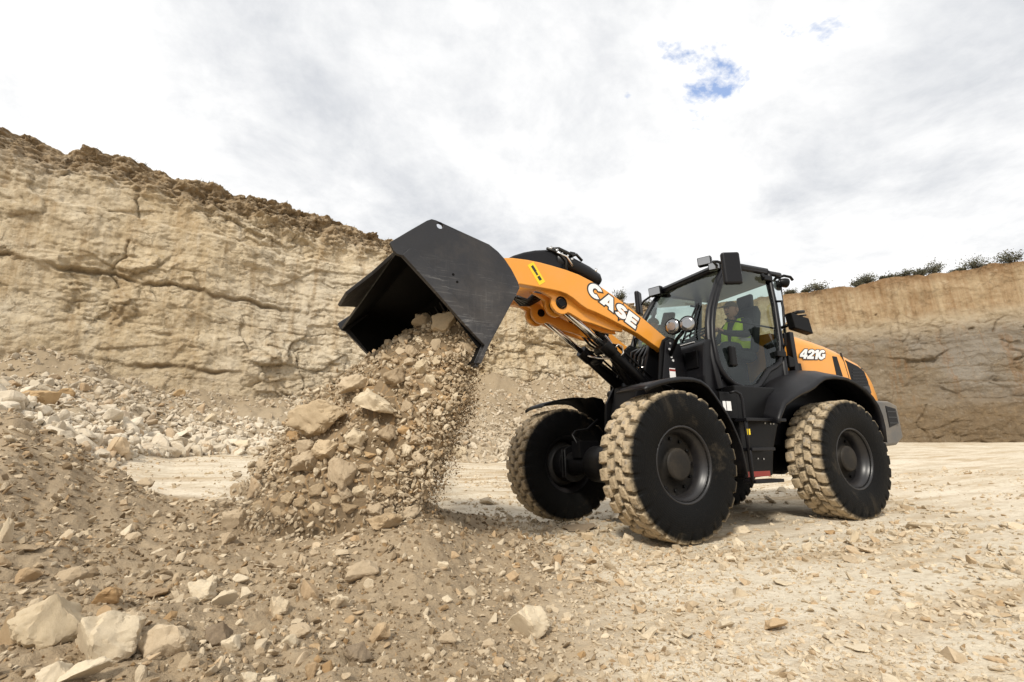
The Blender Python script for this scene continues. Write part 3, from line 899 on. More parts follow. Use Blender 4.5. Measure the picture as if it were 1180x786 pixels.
def build_heap_stones():
    r = np.random.default_rng(23)
    x, y, rad = polar_points(6400, r, .95, 6.0, 1.25)
    z, soil, tal = height(x, y)
    dx = x - CAM[0]; dy = y - CAM[1]
    sx = (dx * RH[0] + dy * RH[1]) / rad
    k = (r.uniform(0, 1, len(x)) < soil * np.clip(.35 - .5 * sx + .5 * fbm(x * .8, y * .8, 5.2, 2), .08, 1)) & (sx < .25)
    x, y, z, rad = x[k], y[k], z[k], rad[k]
    size = np.clip(np.exp(r.normal(np.log(.024), .42, len(x))) * np.clip(rad / 3, .65, 1.6), .012, .07)
    P = np.stack([x, y, z + size * .2], 1)
    scatter('heap_stones', MID, P, size[:, None] * np.stack([np.ones(len(x)), r.uniform(.65, 1, len(x)), r.uniform(.45, .85, len(x))], 1), M['gravel'], r, .45, None,
            'fist sized limestone pieces mixed into the dumped heap', 'loose stones')


build_heap_stones()


def build_wheel_spoil():
    r = np.random.default_rng(29)
    n = 900
    x = .55 + r.normal(0, .42, n); y = r.uniform(-1.5, 1.75, n)
    x = np.concatenate([x, r.uniform(-3.2, .5, 350)]); y = np.concatenate([y, 1.55 + np.abs(r.normal(0, .35, 350))])
    k = ~((np.hypot(np.maximum(np.abs(x) - .33, 0), 0) < .05) & (np.abs(np.abs(y) - .92) < .25))
    x, y = x[k], y[k]
    z = height(x, y)[0]
    size = np.clip(np.exp(r.normal(np.log(.02), .6, len(x))), .006, .075)
    P = np.stack([x, y, z + size * .2], 1)
    scatter('wheel_spoil', MID, P, size[:, None] * np.stack([np.ones(len(x)), r.uniform(.65, 1, len(x)), r.uniform(.35, .7, len(x))], 1), M['gravel'], r, .35, None,
            'broken stone pushed up round the loader wheels', 'loose stones')


build_wheel_spoil()


def build_rubble():
    """bands of broken rock at the foot of the cliff"""
    r = np.random.default_rng(31)
    col = np.concatenate([r.uniform(-330, 800, 48000), r.uniform(420, 760, 28000)])
    t0 = np.interp(col, KC, TAL0)
    tt = t0 - .4 + r.uniform(0, 1, len(col)) ** 1.3 * 12
    tanp = (col - 590) / 569
    s = tanp * tt
    x = CAM[0] + FH[0] * tt + RH[0] * s; y = CAM[1] + FH[1] * tt + RH[1] * s
    z, soil, tal = height(x, y)
    cl = fbm(x * .25, y * .25, 3.3, 3)
    keep = r.uniform(0, 1, len(x)) < np.clip(.6 + .7 * cl + np.where(col < 420, .25, .1) - (tt - t0) * np.where(col < 420, .05, .03), np.where(col < 170, .35, .03), 1)
    x, y, z, tt, col, t0 = [q[keep] for q in (x, y, z, tt, col, t0)]
    size = np.clip(np.exp(r.normal(np.log(.075), .62, len(x))), .03, .42)
    size = size * np.where((col < 420) & (tt - t0 < 4), .95, .8)
    S = size[:, None] * np.stack([np.ones(len(x)), r.uniform(.65, 1, len(x)), r.uniform(.5, .85, len(x))], 1)
    P = np.stack([x, y, z + size * .25], 1)
    whiteband = np.exp(-((tt - t0 - 2.0) / 2.4) ** 2) * (col < 450)
    tint = np.clip(r.uniform(0, .65, len(x)) + .6 * whiteband, 0, 1)
    scatter('rubble', MID, P, S, M['rubble'], r, .5, tint, 'pale broken limestone rubble banked along the foot of the cliff', 'rubble')


build_rubble()

# ---- stones one can point at: (px, py, width, height, colour, label, name)
ROCKS = []
MESHES = {}


def mesh_for(mat, k):
    key = (mat, k)
    if key not in MESHES:
        MESHES[key] = rock_mesh('stone_shape', 300 + k * 7 + len(mat), M[mat], npts=[13, 15, 12, 11, 18, 12, 12, 14][k % 8],
                                flat=ROCK_SHAPES[k % 8], sub=3, noise=.075, bev=.04)
    return MESHES[key]


def put_stone(px, py, w, h, mat, label, group=None, name='stone', k=None, sink=.3, bvh=None, yaw=None, flatrot=True):
    loc, nrm, dist, d = ghit(px, py + h * .32, bvh)
    if loc is None: return None
    dep = dist * (d @ Vector(fw))
    sw = w * dep / FPX / 2; sh = h * dep / FPX / 2
    if w > 44 and py > 600: sw *= 1.15; sh *= 1.18
    k = random.randrange(8) if k is None else k
    fl = ROCK_SHAPES[k % 8]
    o = link(name, mesh_for(mat, k), label=label, cat='rock', group=group)
    yaw = random.uniform(0, 2 * pi) if yaw is None else yaw
    if flatrot:
        # long side across the view, slightly tilted
        ry = math.atan2(RH[1], RH[0]) + yaw * .12
        o.rotation_euler = (random.uniform(-.18, .18), random.uniform(-.22, .22), ry)
        o.scale = (sw * 1.2, sw * random.uniform(1.0, 1.25), sh * 1.22 / max(fl[2], .5))
        up_ = sh * (1 - sink * 1.2)
        o.location = (loc.x, loc.y, loc.z + up_ * .62)
    else:
        s = max(sw, sh)
        o.rotation_euler = (random.uniform(0, 6.28), random.uniform(0, 6.28), yaw)
        o.scale = (s, s * random.uniform(.8, 1), s * random.uniform(.75, 1) * (h / w if h < w else 1))
        o.location = loc + nrm * (s * .25)
    return o


FG = [
    (110, 741, 70, 60, 'stone_pale', 'largest pale block at the lower left edge of the foreground', 1),
    (54, 718, 60, 54, 'stone_pale', 'pale rounded boulder just left of the largest block at the lower left', 4),
    (14, 724, 40, 52, 'stone_pale', 'pale boulder cut by the left edge of the picture', 1),
    (191, 738, 54, 36, 'stone', 'long beige wedge stone right of the largest pale block', 2),
    (227, 684, 36, 34, 'stone_pale', 'blocky pale stone with a smaller one leaning on its top', 1),
    (240, 672, 20, 22, 'stone_pale', 'small pale stone leaning on top of a blocky one', 5),
    (258, 692, 29, 20, 'stone_pale', 'pale flat stone beside the blocky pair', 7),
    (317, 699, 28, 25, 'stone_pale', 'pale faceted stone standing alone in mid foreground soil', 1),
    (359, 677, 28, 34, 'stone', 'upright beige slab leaning on the heap slope', 5),
    (122, 684, 34, 26, 'stone_ochre', 'ochre brown stone above the largest pale block', 0),
    (78, 663, 36, 26, 'stone', 'low beige stone half buried in the left of the heap', 3),
    (30, 663, 30, 20, 'stone', 'small beige stone left of the half buried one', 0),
    (149, 719, 28, 31, 'stone', 'grey beige stone wedged between the largest block and the long wedge', 4),
    (271, 598, 30, 32, 'stone', 'upright buff stone below the left edge of the falling rock', 1),
    (390, 695, 24, 17, 'stone_pale', 'pale stone on the heap slope under the rock fall', 7),
    (334, 740, 23, 18, 'stone_pale', 'white angular stone near the bottom left of centre', 2),
    (269, 741, 27, 20, 'stone_pale', 'pale triangular stone right of the long wedge', 0),
    (342, 727, 34, 18, 'stone', 'flattish beige stone above the white angular one', 3),
    (4, 612, 16, 40, 'stone_pale', 'pale upright rock at the left frame edge halfway up the heap', 5),
    (62, 776, 34, 28, 'stone_pale', 'pale rock at the bottom edge below the largest block', 4),
    (95, 779, 46, 22, 'stone_pale', 'broad pale rock cut by the bottom edge', 7),
    (251, 730, 30, 27, 'stone_dark', 'dark brown crumbly clod behind the triangular stone', 4),
    (183, 681, 30, 16, 'stone_dark', 'thin dark slab lying on its side in the brown soil', 6),
    (30, 631, 28, 14, 'stone', 'thin beige slab near the left side of the heap', 6),
    (152, 618, 19, 12, 'stone', 'small flat stone high on the left slope of the heap', 3),
    (359, 772, 22, 20, 'stone', 'beige stone at the bottom edge left of centre', 0),
    (605, 719, 46, 35, 'stone_pale', 'bright single block sitting alone in the centre foreground', 1),
    (436, 729, 31, 26, 'stone_pale', 'pale brick shaped block lying tilted left of centre', 5),
    (412, 752, 33, 24, 'stone_dark', 'dark brown rock below the brick shaped block', 4),
    (417, 658, 39, 24, 'stone', 'rounded beige stone on the heap below the rock fall', 4),
    (388, 694, 23, 17, 'stone', 'beige stone touching the pale one under the rock fall', 0),
    (512, 651, 16, 10, 'stone_pale', 'small white stone on the smooth soil right of the heap', 0),
    (632, 658, 17, 10, 'stone_pale', 'small white stone in front of the near front tyre', 7),
    (644, 645, 17, 14, 'stone', 'tan stone behind the small white one before the front tyres', 0),
    (573, 762, 20, 13, 'stone_pale', 'dusty white stone at the bottom below the bright block', 3),
    (721, 760, 17, 14, 'stone_pale', 'white stone near the bottom right of the bright block', 0),
    (408, 597, 24, 20, 'stone_dirty', 'dirt caked clod just under the rock fall', 4),
    (668, 607, 44, 10, 'stone_dark', 'flat brown slab lying between the two front tyres', 6),
    (680, 618, 19, 12, 'stone_pale', 'pale stone in the shade beside the near front tyre', 0),
    (722, 619, 18, 11, 'stone_pale', 'pale lump under the tread of the near front tyre', 3),
    (516, 736, 22, 16, 'stone', 'beige rounded stone left of the bright block', 4),
    (897, 722, 33, 16, 'stone_pale', 'pale flat topped stone in the right foreground gravel', 7),
    (986, 619, 12, 18, 'stone_pale', 'small upright white stone right of the rear tyre', 5),
    (1000, 633, 24, 9, 'stone_pale', 'thin white flake below the upright white stone', 6),
    (981, 644, 24, 9, 'stone', 'flat tan flake left of the thin white one', 3),
    (902, 671, 24, 7, 'stone_pale', 'thin pale flake in front of the ladder side of the machine', 6),
    (1128, 697, 22, 8, 'stone_dark', 'dark grey flake at the right of the gravel', 3),
    (988, 745, 34, 9, 'stone_pale', 'long white flake in the right foreground gravel', 6),
    (957, 613, 13, 8, 'stone_ochre', 'brown lump on the ground in front of the rear tyre', 0),
    (443, 602, 40, 24, 'stone_dirty', 'dirt caked boulder at the bottom right of the rock fall', 4),
    (524, 520, 27, 19, 'stone_pale', 'white boulder on the level ground right of the rock fall', 1),
    (130, 516, 34, 32, 'stone_pale', 'pale slab standing on the crest of the left heap', 5),
    (44, 458, 46, 30, 'stone_ochre', 'large tan boulder at the foot of the cliff on the far left', 1),
    (74, 452, 22, 15, 'stone_ochre', 'orange stone beside the large tan boulder', 0),
    (276, 513, 22, 14, 'stone_pale', 'pale boulder at the edge of the rubble beside the rock fall', 1),
    (166, 557, 18, 14, 'stone', 'brown stone on the crest where the heap meets the white track', 4),
    (278, 563, 24, 22, 'stone', 'grey stone propped left of the falling rock', 1),
    (241, 482, 18, 16, 'stone_pale', 'pale standing stone in the middle of the rubble band', 5),
    (205, 452, 16, 13, 'stone_ochre', 'orange stone high on the rubble band', 0),
    (262, 620, 20, 15, 'stone', 'brown beige stone left below the upright buff one', 0),
    (700, 505, 14, 9, 'stone_pale', 'pale stone seen between the front wheels', 0),
]
taken = []
for px, py, w, h, mat, lab, k in FG:
    far = py < 530
    o = put_stone(px, py, w, h, mat, lab, name='boulder' if w > 40 or far else 'stone', k=k, group=None, sink=.22)
    taken.append((px, py, w))
# further stones of the foreground heap, nothing tells them apart
rs = np.random.default_rng(77)
cnt = 0
while cnt < 84:
    px = rs.uniform(0, 760) if rs.random() < .82 else rs.uniform(760, 1180)
    py = 786 - rs.random() ** 1.15 * (786 - 575)
    if px > 560 and py < 640: continue
    if any((px - a) ** 2 + (py - b) ** 2 < (c * .55 + 9) ** 2 for a, b, c in taken): continue
    w = float(np.clip(np.exp(rs.normal(np.log(13), .38)), 7, 30)) * (0.55 + .6 * (py - 560) / 226)
    if px > 640: w *= .75
    h = w * rs.uniform(.5, .95)
    m_ = rs.choice(['stone', 'stone_pale', 'stone_dirty', 'stone_ochre'], p=[.5, .3, .14, .06])
    o = put_stone(px, py, w, h, str(m_), 'small angular limestone lump half bedded in the foreground soil', group='small stones in the foreground soil', sink=.35)
    if o is None: continue
    taken.append((px, py, w)); cnt += 1
#LOADER
# ------------------------------------------------------------------ wheel loader
ART = R(2.0)
PX = -1.36
FLOC = (PX - cos(ART) * PX, -sin(ART) * PX, 0)
loader = link('wheel_loader', None, label='orange and black wheel loader tipping rock out of its raised black bucket', cat='wheel loader')


def fpart(mb, name, mat, bevel=0.006, **kw): return mb.build(name, mat, loader, bevel=bevel, front=True, **kw)
def rpart(mb, name, mat, bevel=0.006, **kw): return mb.build(name, mat, loader, bevel=bevel, **kw)
def both(prof, y0, y1, mb=None):
    mb = mb or MB()
    for s in (1, -1): mb.prism(prof, s * y0, s * y1)
    return mb


# ---- wheels
def tyre_mesh():
    na, N = 520, 27
    prof = [(.150, .325), (.165, .322), (.182, .338), (.196, .375), (.214, .43), (.224, .49), (.225, .54), (.219, .585), (.210, .61), (.204, .632),
            (.198, .650), (.188, .653), (.170, .655)]
    inner = [(y, .656) for y in np.linspace(.155, -.155, 26)]
    full = prof + inner + [(-y, r) for y, r in prof[::-1]]
    full = np.array(full); m = len(full)
    th = np.linspace(0, 2 * pi, na, endpoint=False)
    T, I = np.meshgrid(th, np.arange(m), indexing='ij')
    Y = full[I, 0]; Rr = full[I, 1].copy()
    u = Y / .2
    au = np.abs(u)
    zig = np.interp(au, [0, .36, .52, 1.15], [0, .10, .52, .62])
    ph = np.mod(N * T / (2 * pi) + zig * 1.1 + np.where(u > 0, .5, 0), 1.0)
    lug = sstep(.0, .07, ph) * sstep(.78, .70, ph)
    centre = sstep(.02, .09, au)
    lug = lug * np.where(au < .25, np.maximum(centre, .0), 1) * (1 - .55 * np.exp(-((au - .47) / .05) ** 2))
    hgt = .032 * lug * np.interp(Rr, [.60, .625, .65], [0, .6, 1])
    hgt = hgt + .004 * fbm(T * 30, Y * 40, 2.2, 2) * lug
    wear = np.interp(Rr, [.58, .61, .64], [0, .011, .004]) * lug * np.sign(Y)
    Rr = Rr - .011 * (Rr > .64) + hgt
    # mouldings on the sidewall
    V = np.stack([Rr * np.cos(T), Y + wear, Rr * np.sin(T)], -1).reshape(-1, 3)
    ii, jj = np.meshgrid(np.arange(na), np.arange(m - 1), indexing='ij')
    i2 = (ii + 1) % na
    F = np.stack([ii * m + jj, ii * m + jj + 1, i2 * m + jj + 1, i2 * m + jj], -1).reshape(-1, 4)
    me = mesh_np('tyre', V, F, None, M['tyre'], True)
    try: me.set_sharp_from_angle(angle=R(40))
    except Exception: pass
    return me


TYRE = tyre_mesh()
rim_mb = MB()
rim_mb.revolve_y([(.172, .352), (.186, .350), (.188, .338), (.178, .330), (.160, .326), (.150, .316), (.136, .312), (.130, .298), (.112, .294), (.104, .285), (.06, .283),
                  (.03, .278), (-.16, .30), (-.186, .345)], 72)
hub_mb = MB()
hub_mb.revolve_y([(.03, .282), (.028, .20), (.045, .185), (.06, .15), (.112, .146)], 56)
cap_mb = MB().revolve_y([(.112, .146), (.124, .138), (.128, .12), (.128, .0)], 56)
hub_mb.revolve_y([(-.10, .0), (-.10, .24), (.01, .282)], 40)
bolts = []
for k in range(12):
    a = 2 * pi * k / 12 + .1
    c = np.array([.235 * cos(a), .03, .235 * sin(a)])
    bolts.append(MB().cyl(c, c + np.array([0, .022, 0]), .017, 6))
rim_me = hub_me = bolt_me = None
wheel_specs = [(0, .92, True), (0, -.92, True), (-2.727, .92, False), (-2.727, -.92, False)]
for x, y, fr in wheel_specs:
    if rim_me is None:
        w = hub_mb.build('wheel', M['hub'], loader)
        rm = rim_mb.build('rim', M['steel_grey'], w)
        hc = cap_mb.build('hub_cap', M['hub_cap'], w)
        hub_me, rim_me, bolt_me = w.data, rm.data, [hc.data] + [q.build('wheel_bolt', M['black'], w).data for q in bolts]
    else:
        w = link('wheel', hub_me, loader); link('rim', rim_me, w); link('hub_cap', bolt_me[0], w)
        for q in bolt_me[1:]: link('wheel_bolt', q, w)
    link('tyre', TYRE, w)
    p = Vector((x, y, .672))
    if fr:
        p = Vector((PX + cos(ART) * (x - PX) - sin(ART) * y, sin(ART) * (x - PX) + cos(ART) * y, .672))
    w.location = p
    w.rotation_euler = (0, random.uniform(0, 6), (ART if fr else 0) + (0 if y > 0 else pi))

# ---- front frame and axle
f = MB()
f.tube([(0, -.74, .672), (0, -.55, .672), (0, -.3, .672), (0, -.18, .672), (0, .18, .672), (0, .3, .672), (0, .55, .672), (0, .74, .672)], [.17, .13, .12, .2, .2, .12, .13, .17], 20)
for s in (1, -1):
    f.box(-.14, .14, s * .30, s * .46, .74, .93)
    f.cyl((0, s * .62, .672), (0, s * .78, .672), .215, 28)
    f.tube([(.13, s * .36, .90), (.15, s * .42, 1.0), (.05, s * .50, 1.05), (-.15, s * .52, 1.08), (-.3, s * .5, 1.2)], .016, 8)
    for k in (-.03, .03): f.cyl((.22, s * (.52 + k), .52), (.22, s * (.52 + k), .84), .012, 8)
fpart(f, 'front_axle', M['black'])
f = MB()
both([(-1.25, .62), (-.30, .70), (-.18, 1.0), (-.22, 1.36), (-.40, 1.62), (-.52, 1.95), (-.56, 2.04), (-.66, 2.12), (-.78, 2.10), (-.86, 1.98), (-.93, 1.5), (-1.25, 1.15)], .215, .25, f)
both([(-.42, 1.2), (-.46, 1.58), (-.53, 1.95), (-.58, 2.04), (-.66, 2.09), (-.77, 2.07), (-.85, 1.96), (-.88, 1.6), (-.90, 1.2)], .40, .425, f)
f.prism([(-1.2, .58), (-.25, .62), (-.15, .98), (-.3, 1.2), (-.9, 1.25), (-1.2, 1.0)], -.21, .21)
f.box(-.88, -.45, -.40, .40, 1.18, 1.28)
f.cyl((-.70, -.44, 1.995), (-.70, .44, 1.995), .05, 16)
f.cyl((-.47, -.44, 1.50), (-.47, .44, 1.50), .055, 16)
f.box(-.9, -.84, -.4, .4, 1.3, 1.55)
fpart(f, 'front_frame', M['black'], bevel=.008)

# ---- lift arms
ARM = [(1.70, 2.50), (1.45, 2.70), (1.33, 2.722), (1.152, 2.733), (1.0, 2.732), (.857, 2.722), (.68, 2.705), (.513, 2.678), (.34, 2.628), (.161, 2.558), (-.145, 2.415),
       (-.409, 2.265), (-.64, 2.125), (-.735, 2.075), (-.765, 2.02), (-.74, 1.955), (-.70, 1.922), (-.63, 1.925), (-.274, 2.095), (.127, 2.225), (.30, 2.275), (.42, 2.300), (.50, 2.335), (.60, 2.398), (.68, 2.432),
       (.76, 2.447), (.837, 2.452), (1.016, 2.455), (1.245, 2.455), (1.42, 2.40), (1.56, 2.22), (1.66, 2.20), (1.73, 2.28), (1.745, 2.40)]
PINX, PINZ = .708, 2.352


def circ(cx, cz, r, a0, a1, n):
    return [(cx + r * cos(R(a0 + (a1 - a0) * i / (n - 1))), cz + r * sin(R(a0 + (a1 - a0) * i / (n - 1)))) for i in range(n)]


LUG = [(1.02, 2.47)] + [(.93, 2.44)] + circ(PINX, PINZ, .125, 20, -130, 14) + [(.58, 2.245), (.44, 2.185), (.30, 2.17), (.05, 2.12), (-.12, 2.12), (-.10, 2.16), (.15, 2.24), (.42, 2.32), (.55, 2.40), (.7, 2.46)]
CASE_O, CASE_E, CASE_TL = (.348, 2.426), (-.224, 2.14), (-.02, 2.0)


def arc(cx, cy, rx, ry, a0, a1, n=16):
    return [(cx + rx * cos(R(a0 + (a1 - a0) * k / (n - 1))), cy + ry * sin(R(a0 + (a1 - a0) * k / (n - 1)))) for k in range(n)]


def s_shape():
    c = arc(.44, .685, .27, .185, 25, 270, 18) + arc(.44, .315, .27, .185, 90, -155, 18)[1:]
    c = np.array(c); t = np.gradient(c, axis=0); t /= np.linalg.norm(t, axis=1)[:, None]
    n = np.stack([-t[:, 1], t[:, 0]], 1) * np.array([.15, .135])
    return [tuple(q) for q in c + n] + [tuple(q) for q in (c - n)[::-1]]


GLYPH = {   # width, outlines (holes after the first)
    'C': (.96, [arc(.49, .5, .49, .52, 38, 322, 30) + arc(.49, .5, .19, .22, 315, 45, 22)]),
    'A': (1.04, [[(0, 0), (.35, 1), (.69, 1), (1.04, 0), (.70, 0), (.65, .17), (.39, .17), (.34, 0)], [(.45, .38), (.59, .38), (.52, .66)]]),
    'S': (.88, [s_shape()]),
    'E': (.80, [[(0, 0), (.80, 0), (.80, .27), (.33, .27), (.33, .375), (.74, .375), (.74, .625), (.33, .625), (.33, .73), (.80, .73), (.80, 1), (0, 1)]]),
    '4': (.98, [[(.52, 0), (.84, 0), (.84, .19), (.98, .19), (.98, .43), (.84, .43), (.84, 1), (.46, 1), (0, .44), (0, .19), (.52, .19)], [(.53, .43), (.53, .70), (.30, .43)]]),
    '2': (.88, [[(0, .62), (.03, .80), (.18, .96), (.45, 1.01), (.70, .97), (.86, .82), (.84, .60), (.72, .45), (.52, .27), (.88, .27), (.88, 0), (0, 0), (0, .20), (.40, .50), (.52, .62), (.54, .71), (.44, .76), (.35, .72), (.33, .62)]]),
    '1': (.54, [[(.20, 0), (.54, 0), (.54, 1), (.24, 1), (0, .84), (0, .60), (.20, .68)]]),
    'G': (1.0, [arc(.49, .5, .49, .52, 38, 318, 28) + [(.98, .17), (.98, .58), (.52, .58), (.52, .38), (.68, .38), (.68, .33)] + arc(.49, .5, .19, .22, 305, 45, 18)]),
}


def place_text(txt, O, X, Y, parent, gap=.0, grow=.085, depth=.0015):
    """block capitals: O lower left corner, X and Y the full width and height vectors"""
    O, X, Y = [np.array(q, float) for q in (O, X, Y)]
    Nn = np.cross(X, Y); Nn /= np.linalg.norm(Nn)
    tot = sum(GLYPH[c][0] for c in txt) + gap * (len(txt) - 1)
    x0 = 0
    for ch in txt:
        w, outl = GLYPH[ch]
        for off, mt, lift, nm in ((grow, 'ink', .0012, 'letter_outline'), (0.0, 'white', .0030, 'letter')):
            cu = bpy.data.curves.new(nm, 'CURVE'); cu.dimensions = '2D'; cu.fill_mode = 'BOTH'; cu.extrude = .01; cu.offset = off
            for pl in outl:
                sp = cu.splines.new('POLY'); sp.points.add(len(pl) - 1); sp.use_cyclic_u = True
                for q, (a, b) in zip(sp.points, pl): q.co = (a, b, 0, 1)
            tmp = bpy.data.objects.new('tmp', cu); COL.objects.link(tmp)
            dg = bpy.context.evaluated_depsgraph_get(); dg.update()
            me = bpy.data.meshes.new_from_object(tmp.evaluated_get(dg))
            bpy.data.objects.remove(tmp)
            for v in me.vertices:
                P = O + (x0 + v.co.x) / tot * X + v.co.y * Y + (lift + (depth if v.co.z > 0 else 0)) * Nn
                v.co = P
            me.materials.clear(); me.materials.append(M[mt])
            link(nm, me, parent)
        x0 += w + gap


for s in (1, -1):
    mb = MB().prism(ARM, s * .27, s * .36)
    arm = fpart(mb, 'lift_arm', M['orange'], bevel=.008)
    lg = MB()
    for a, b in ((.13, .165), (.245, .285)): lg.prism(LUG, s * a, s * b)
    lg.build('cylinder_lug', M['orange'], arm, bevel=.006)
    pn = MB().cyl((PINX, s * .12, PINZ), (PINX, s * .30, PINZ), .045, 18)
    pn.revolve_y([(s * .286, .07), (s * .293, .07), (s * .293, .05)], 24, (PINX, 0, PINZ))
    pn.build('lug_pin', M['black'], arm)
    # decals
    if s > 0:
        place_text('CASE', (.428, .3603, 2.490), (-.656, 0, -.349), (-.075, 0, .140), arm)
        st_ = MB().obox((1.052, .3612, 2.598), np.array([.068, 0, .098]) * 1.0, (0, .0012, 0), np.array([.036, 0, -.025]))
        stk = st_.build('warning_sticker', M['yellow'], arm)
        ic = MB()
        ic.obox((1.082, .3632, 2.645), (.022, 0, .030), (0, .0008, 0), (.012, 0, -.010))
        ic.obox((1.050, .3632, 2.597), (.010, 0, .014), (0, .0008, 0), (.010, 0, -.007))
        ic.obox((1.017, .3632, 2.553), (.014, 0, .019), (0, .0008, 0), (.014, 0, -.010))
        ic.build('warning_symbol', M['ink'], arm)
    # lift cylinder
    y = s * .205
    p0, p1, p2 = np.array([PINX, y, PINZ]), np.array([.07, y, 1.94]), np.array([-.51, y, 1.515])
    d = (p2 - p0) / np.linalg.norm(p2 - p0)
    cy = MB().cyl(p1 - d * .03, p2, .062, 20)
    cy.cyl(p1 - d * .06, p1 + d * .10, .076, 20)
    cy.box(p2[0] - .07, p2[0] + .07, y - .05, y + .05, p2[2] - .07, p2[2] + .07)
    cy.tube([p1 + d * .06 + np.array([0, .05, .06]), p1 + d * .14 + np.array([0, .05, .10]), p1 + d * .5 + np.array([0, .05, .09]), p2 + np.array([0, .05, .12])], .014, 8)
    cyl = fpart(cy, 'lift_cylinder', M['black'], bevel=.004)
    MB().cyl(p0 + d * .02, p1 + d * .02, .030, 18).build('piston_rod', M['chrome'], cyl)
    MB().cyl((PINX, y - .04, PINZ), (PINX, y + .04, PINZ), .075, 20).build('rod_eye', M['black'], cyl)
    ft = MB(); q = p1 + d * .08
    ft.tube([q + np.array([0, s * .07, .03]), q + np.array([-.03, s * .085, .07]), q + np.array([-.09, s * .085, .05]), q + np.array([-.1, s * .085, -.02]), q + np.array([-.06, s * .08, -.06])], .009, 8)
    ft.build('hydraulic_fitting', M['chrome'], cyl)
# cross tube
ct = MB().cyl((.52, -.27, 2.40), (.52, .27, 2.40), .085, 20)
ct.prism([(.4, 2.33), (.65, 2.32), (.78, 2.6), (.55, 2.66), (.42, 2.55)], -.09, -.05).prism([(.4, 2.33), (.65, 2.32), (.78, 2.6), (.55, 2.66), (.42, 2.55)], .05, .09)
fpart(ct, 'cross_tube', M['orange'])
# tilt linkage on top, in the middle
TOP = [(1.62, 2.62), (1.30, 2.80), (1.15, 2.90), (1.02, 2.962), (.88, 3.012), (.74, 3.045), (.56, 3.06), (.44, 3.055)]
BOT = [(.44, 2.80), (.7, 2.79), (1.0, 2.74), (1.3, 2.62), (1.55, 2.48)]
fpart(MB().prism(TOP + BOT, -.085, .085), 'bellcrank', M['plastic'], bevel=.035, segs=3)
tc_ = MB()
tc_.tube([(.60, 0, 2.96), (.40, 0, 2.945), (.15, 0, 2.875), (-.0, 0, 2.815), (-.045, 0, 2.795)], [.10, .105, .10, .092, .06], 20)
tcyl = fpart(tc_, 'tilt_cylinder', M['plastic'], bevel=0)
for k in range(5):
    c = np.array([.70 - .07 * k, .075 + .012 * (k % 2), 3.045 - .022 * k])
    MB().cyl(c, c + np.array([-.03, .02, .035]), .018, 8).build('hydraulic_fitting', M['chrome'], tcyl)
MB().tube([(.74, .09, 3.05), (.6, .11, 3.02), (.5, .12, 2.93), (.52, .12, 2.82)], .016, 8).build('hydraulic_pipe', M['hose'], tcyl)
MB().tube([(.62, .11, 3.02), (.5, .13, 2.98), (.42, .13, 2.88)], .013, 8).build('hydraulic_pipe', M['chrome'], tcyl)
MB().cyl((.05, .06, 2.88), (.04, .08, 2.93), .016, 8).build('hydraulic_fitting', M['chrome'], tcyl)
fit = MB()
fit.tube([(.66, .08, 3.06), (.58, .1, 3.07), (.5, .1, 3.05), (.42, .1, 3.03)], .022, 8)
fit.tube([(.4, .08, 3.03), (.33, .09, 3.05), (.25, .085, 2.99)], .018, 8)
fit.box(.35, .42, .03, .1, 3.03, 3.07)
fit.build('hose_block', M['hose'], tcyl)
# lower tilt ram seen between the arms
tr_ = MB().cyl((-.02, .0, 2.15), (-.46, .0, 1.55), .065, 20)
tr_.cyl((.0, 0, 2.18), (-.06, 0, 2.10), .08, 20)
tram = fpart(tr_, 'tilt_ram', M['plastic'], bevel=.004)
MB().cyl((.42, 0, 2.66), (-.01, 0, 2.14), .030, 16).build('piston_rod', M['chrome'], tram)
h_ = MB().tube([(-.02, .08, 2.12), (-.2, .09, 1.92), (-.36, .09, 1.70), (-.43, .09, 1.60)], .012, 8)
h_.tube([(-.06, .085, 2.17), (-.02, .1, 2.21), (.03, .09, 2.16)], .012, 8)
h_.build('hydraulic_pipe', M['chrome'], tram)
MB().obox((-.20, .066, 1.91), (.05, 0, .068), (0, .002, 0), (.012, 0, -.009)).build('white_tag', M['silver'], tram)
# hoses
hs = MB()
for k in range(6):
    o = .035 * k
    hs.tube([(.42, -.16 + o, 2.45), (.22, -.17 + o, 2.25 + .02 * k), (.0, -.18 + o, 2.05 + .03 * k), (-.2, -.2 + o, 1.98), (-.42, -.22 + o, 2.0 - .04 * k), (-.62, -.22 + o, 1.85), (-.7, -.2 + o, 1.55)], .015, 8)
for k in range(4):
    hs.tube([(1.12, -.1 + .05 * k, 2.52 - .03 * k), (1.0, -.08 + .05 * k, 2.40), (.88, -.1 + .05 * k, 2.42 + .03 * k), (.75, -.1 + .05 * k, 2.5)], .022, 8)
for k in range(4):
    hs.tube([(-.45, .12 - .06 * k, 1.6), (-.5, .16 - .06 * k, 1.85 + .04 * k), (-.62, .14 - .06 * k, 2.02), (-.85, .12 - .06 * k, 1.95), (-1.0, .1 - .06 * k, 1.6)], .017, 8)
hs.tube([(.16, .2, 1.96), (.05, .16, 2.03), (-.1, .12, 1.9), (-.25, .1, 1.75)], .018, 8)
hs.tube([(.12, -.2, 1.9), (.0, -.16, 1.95), (-.1, -.12, 1.82), (-.25, -.1, 1.72)], .018, 8)
fpart(hs, 'hydraulic_hose', M['hose'], bevel=0)
vb = MB()
vb.box(-.60, -.42, -.18, .18, 1.55, 1.72)
vb.cyl((.06, .02, 1.93), (.06, .16, 1.93), .05, 14).cyl((-.02, -.16, 1.85), (-.02, -.03, 1.85), .05, 14)
vb.prism([(-.25, 1.2), (-.35, 1.55), (-.62, 1.78), (-.9, 1.75), (-.9, 1.2)], -.2, .2)
fpart(vb, 'valve_block', M['black'])
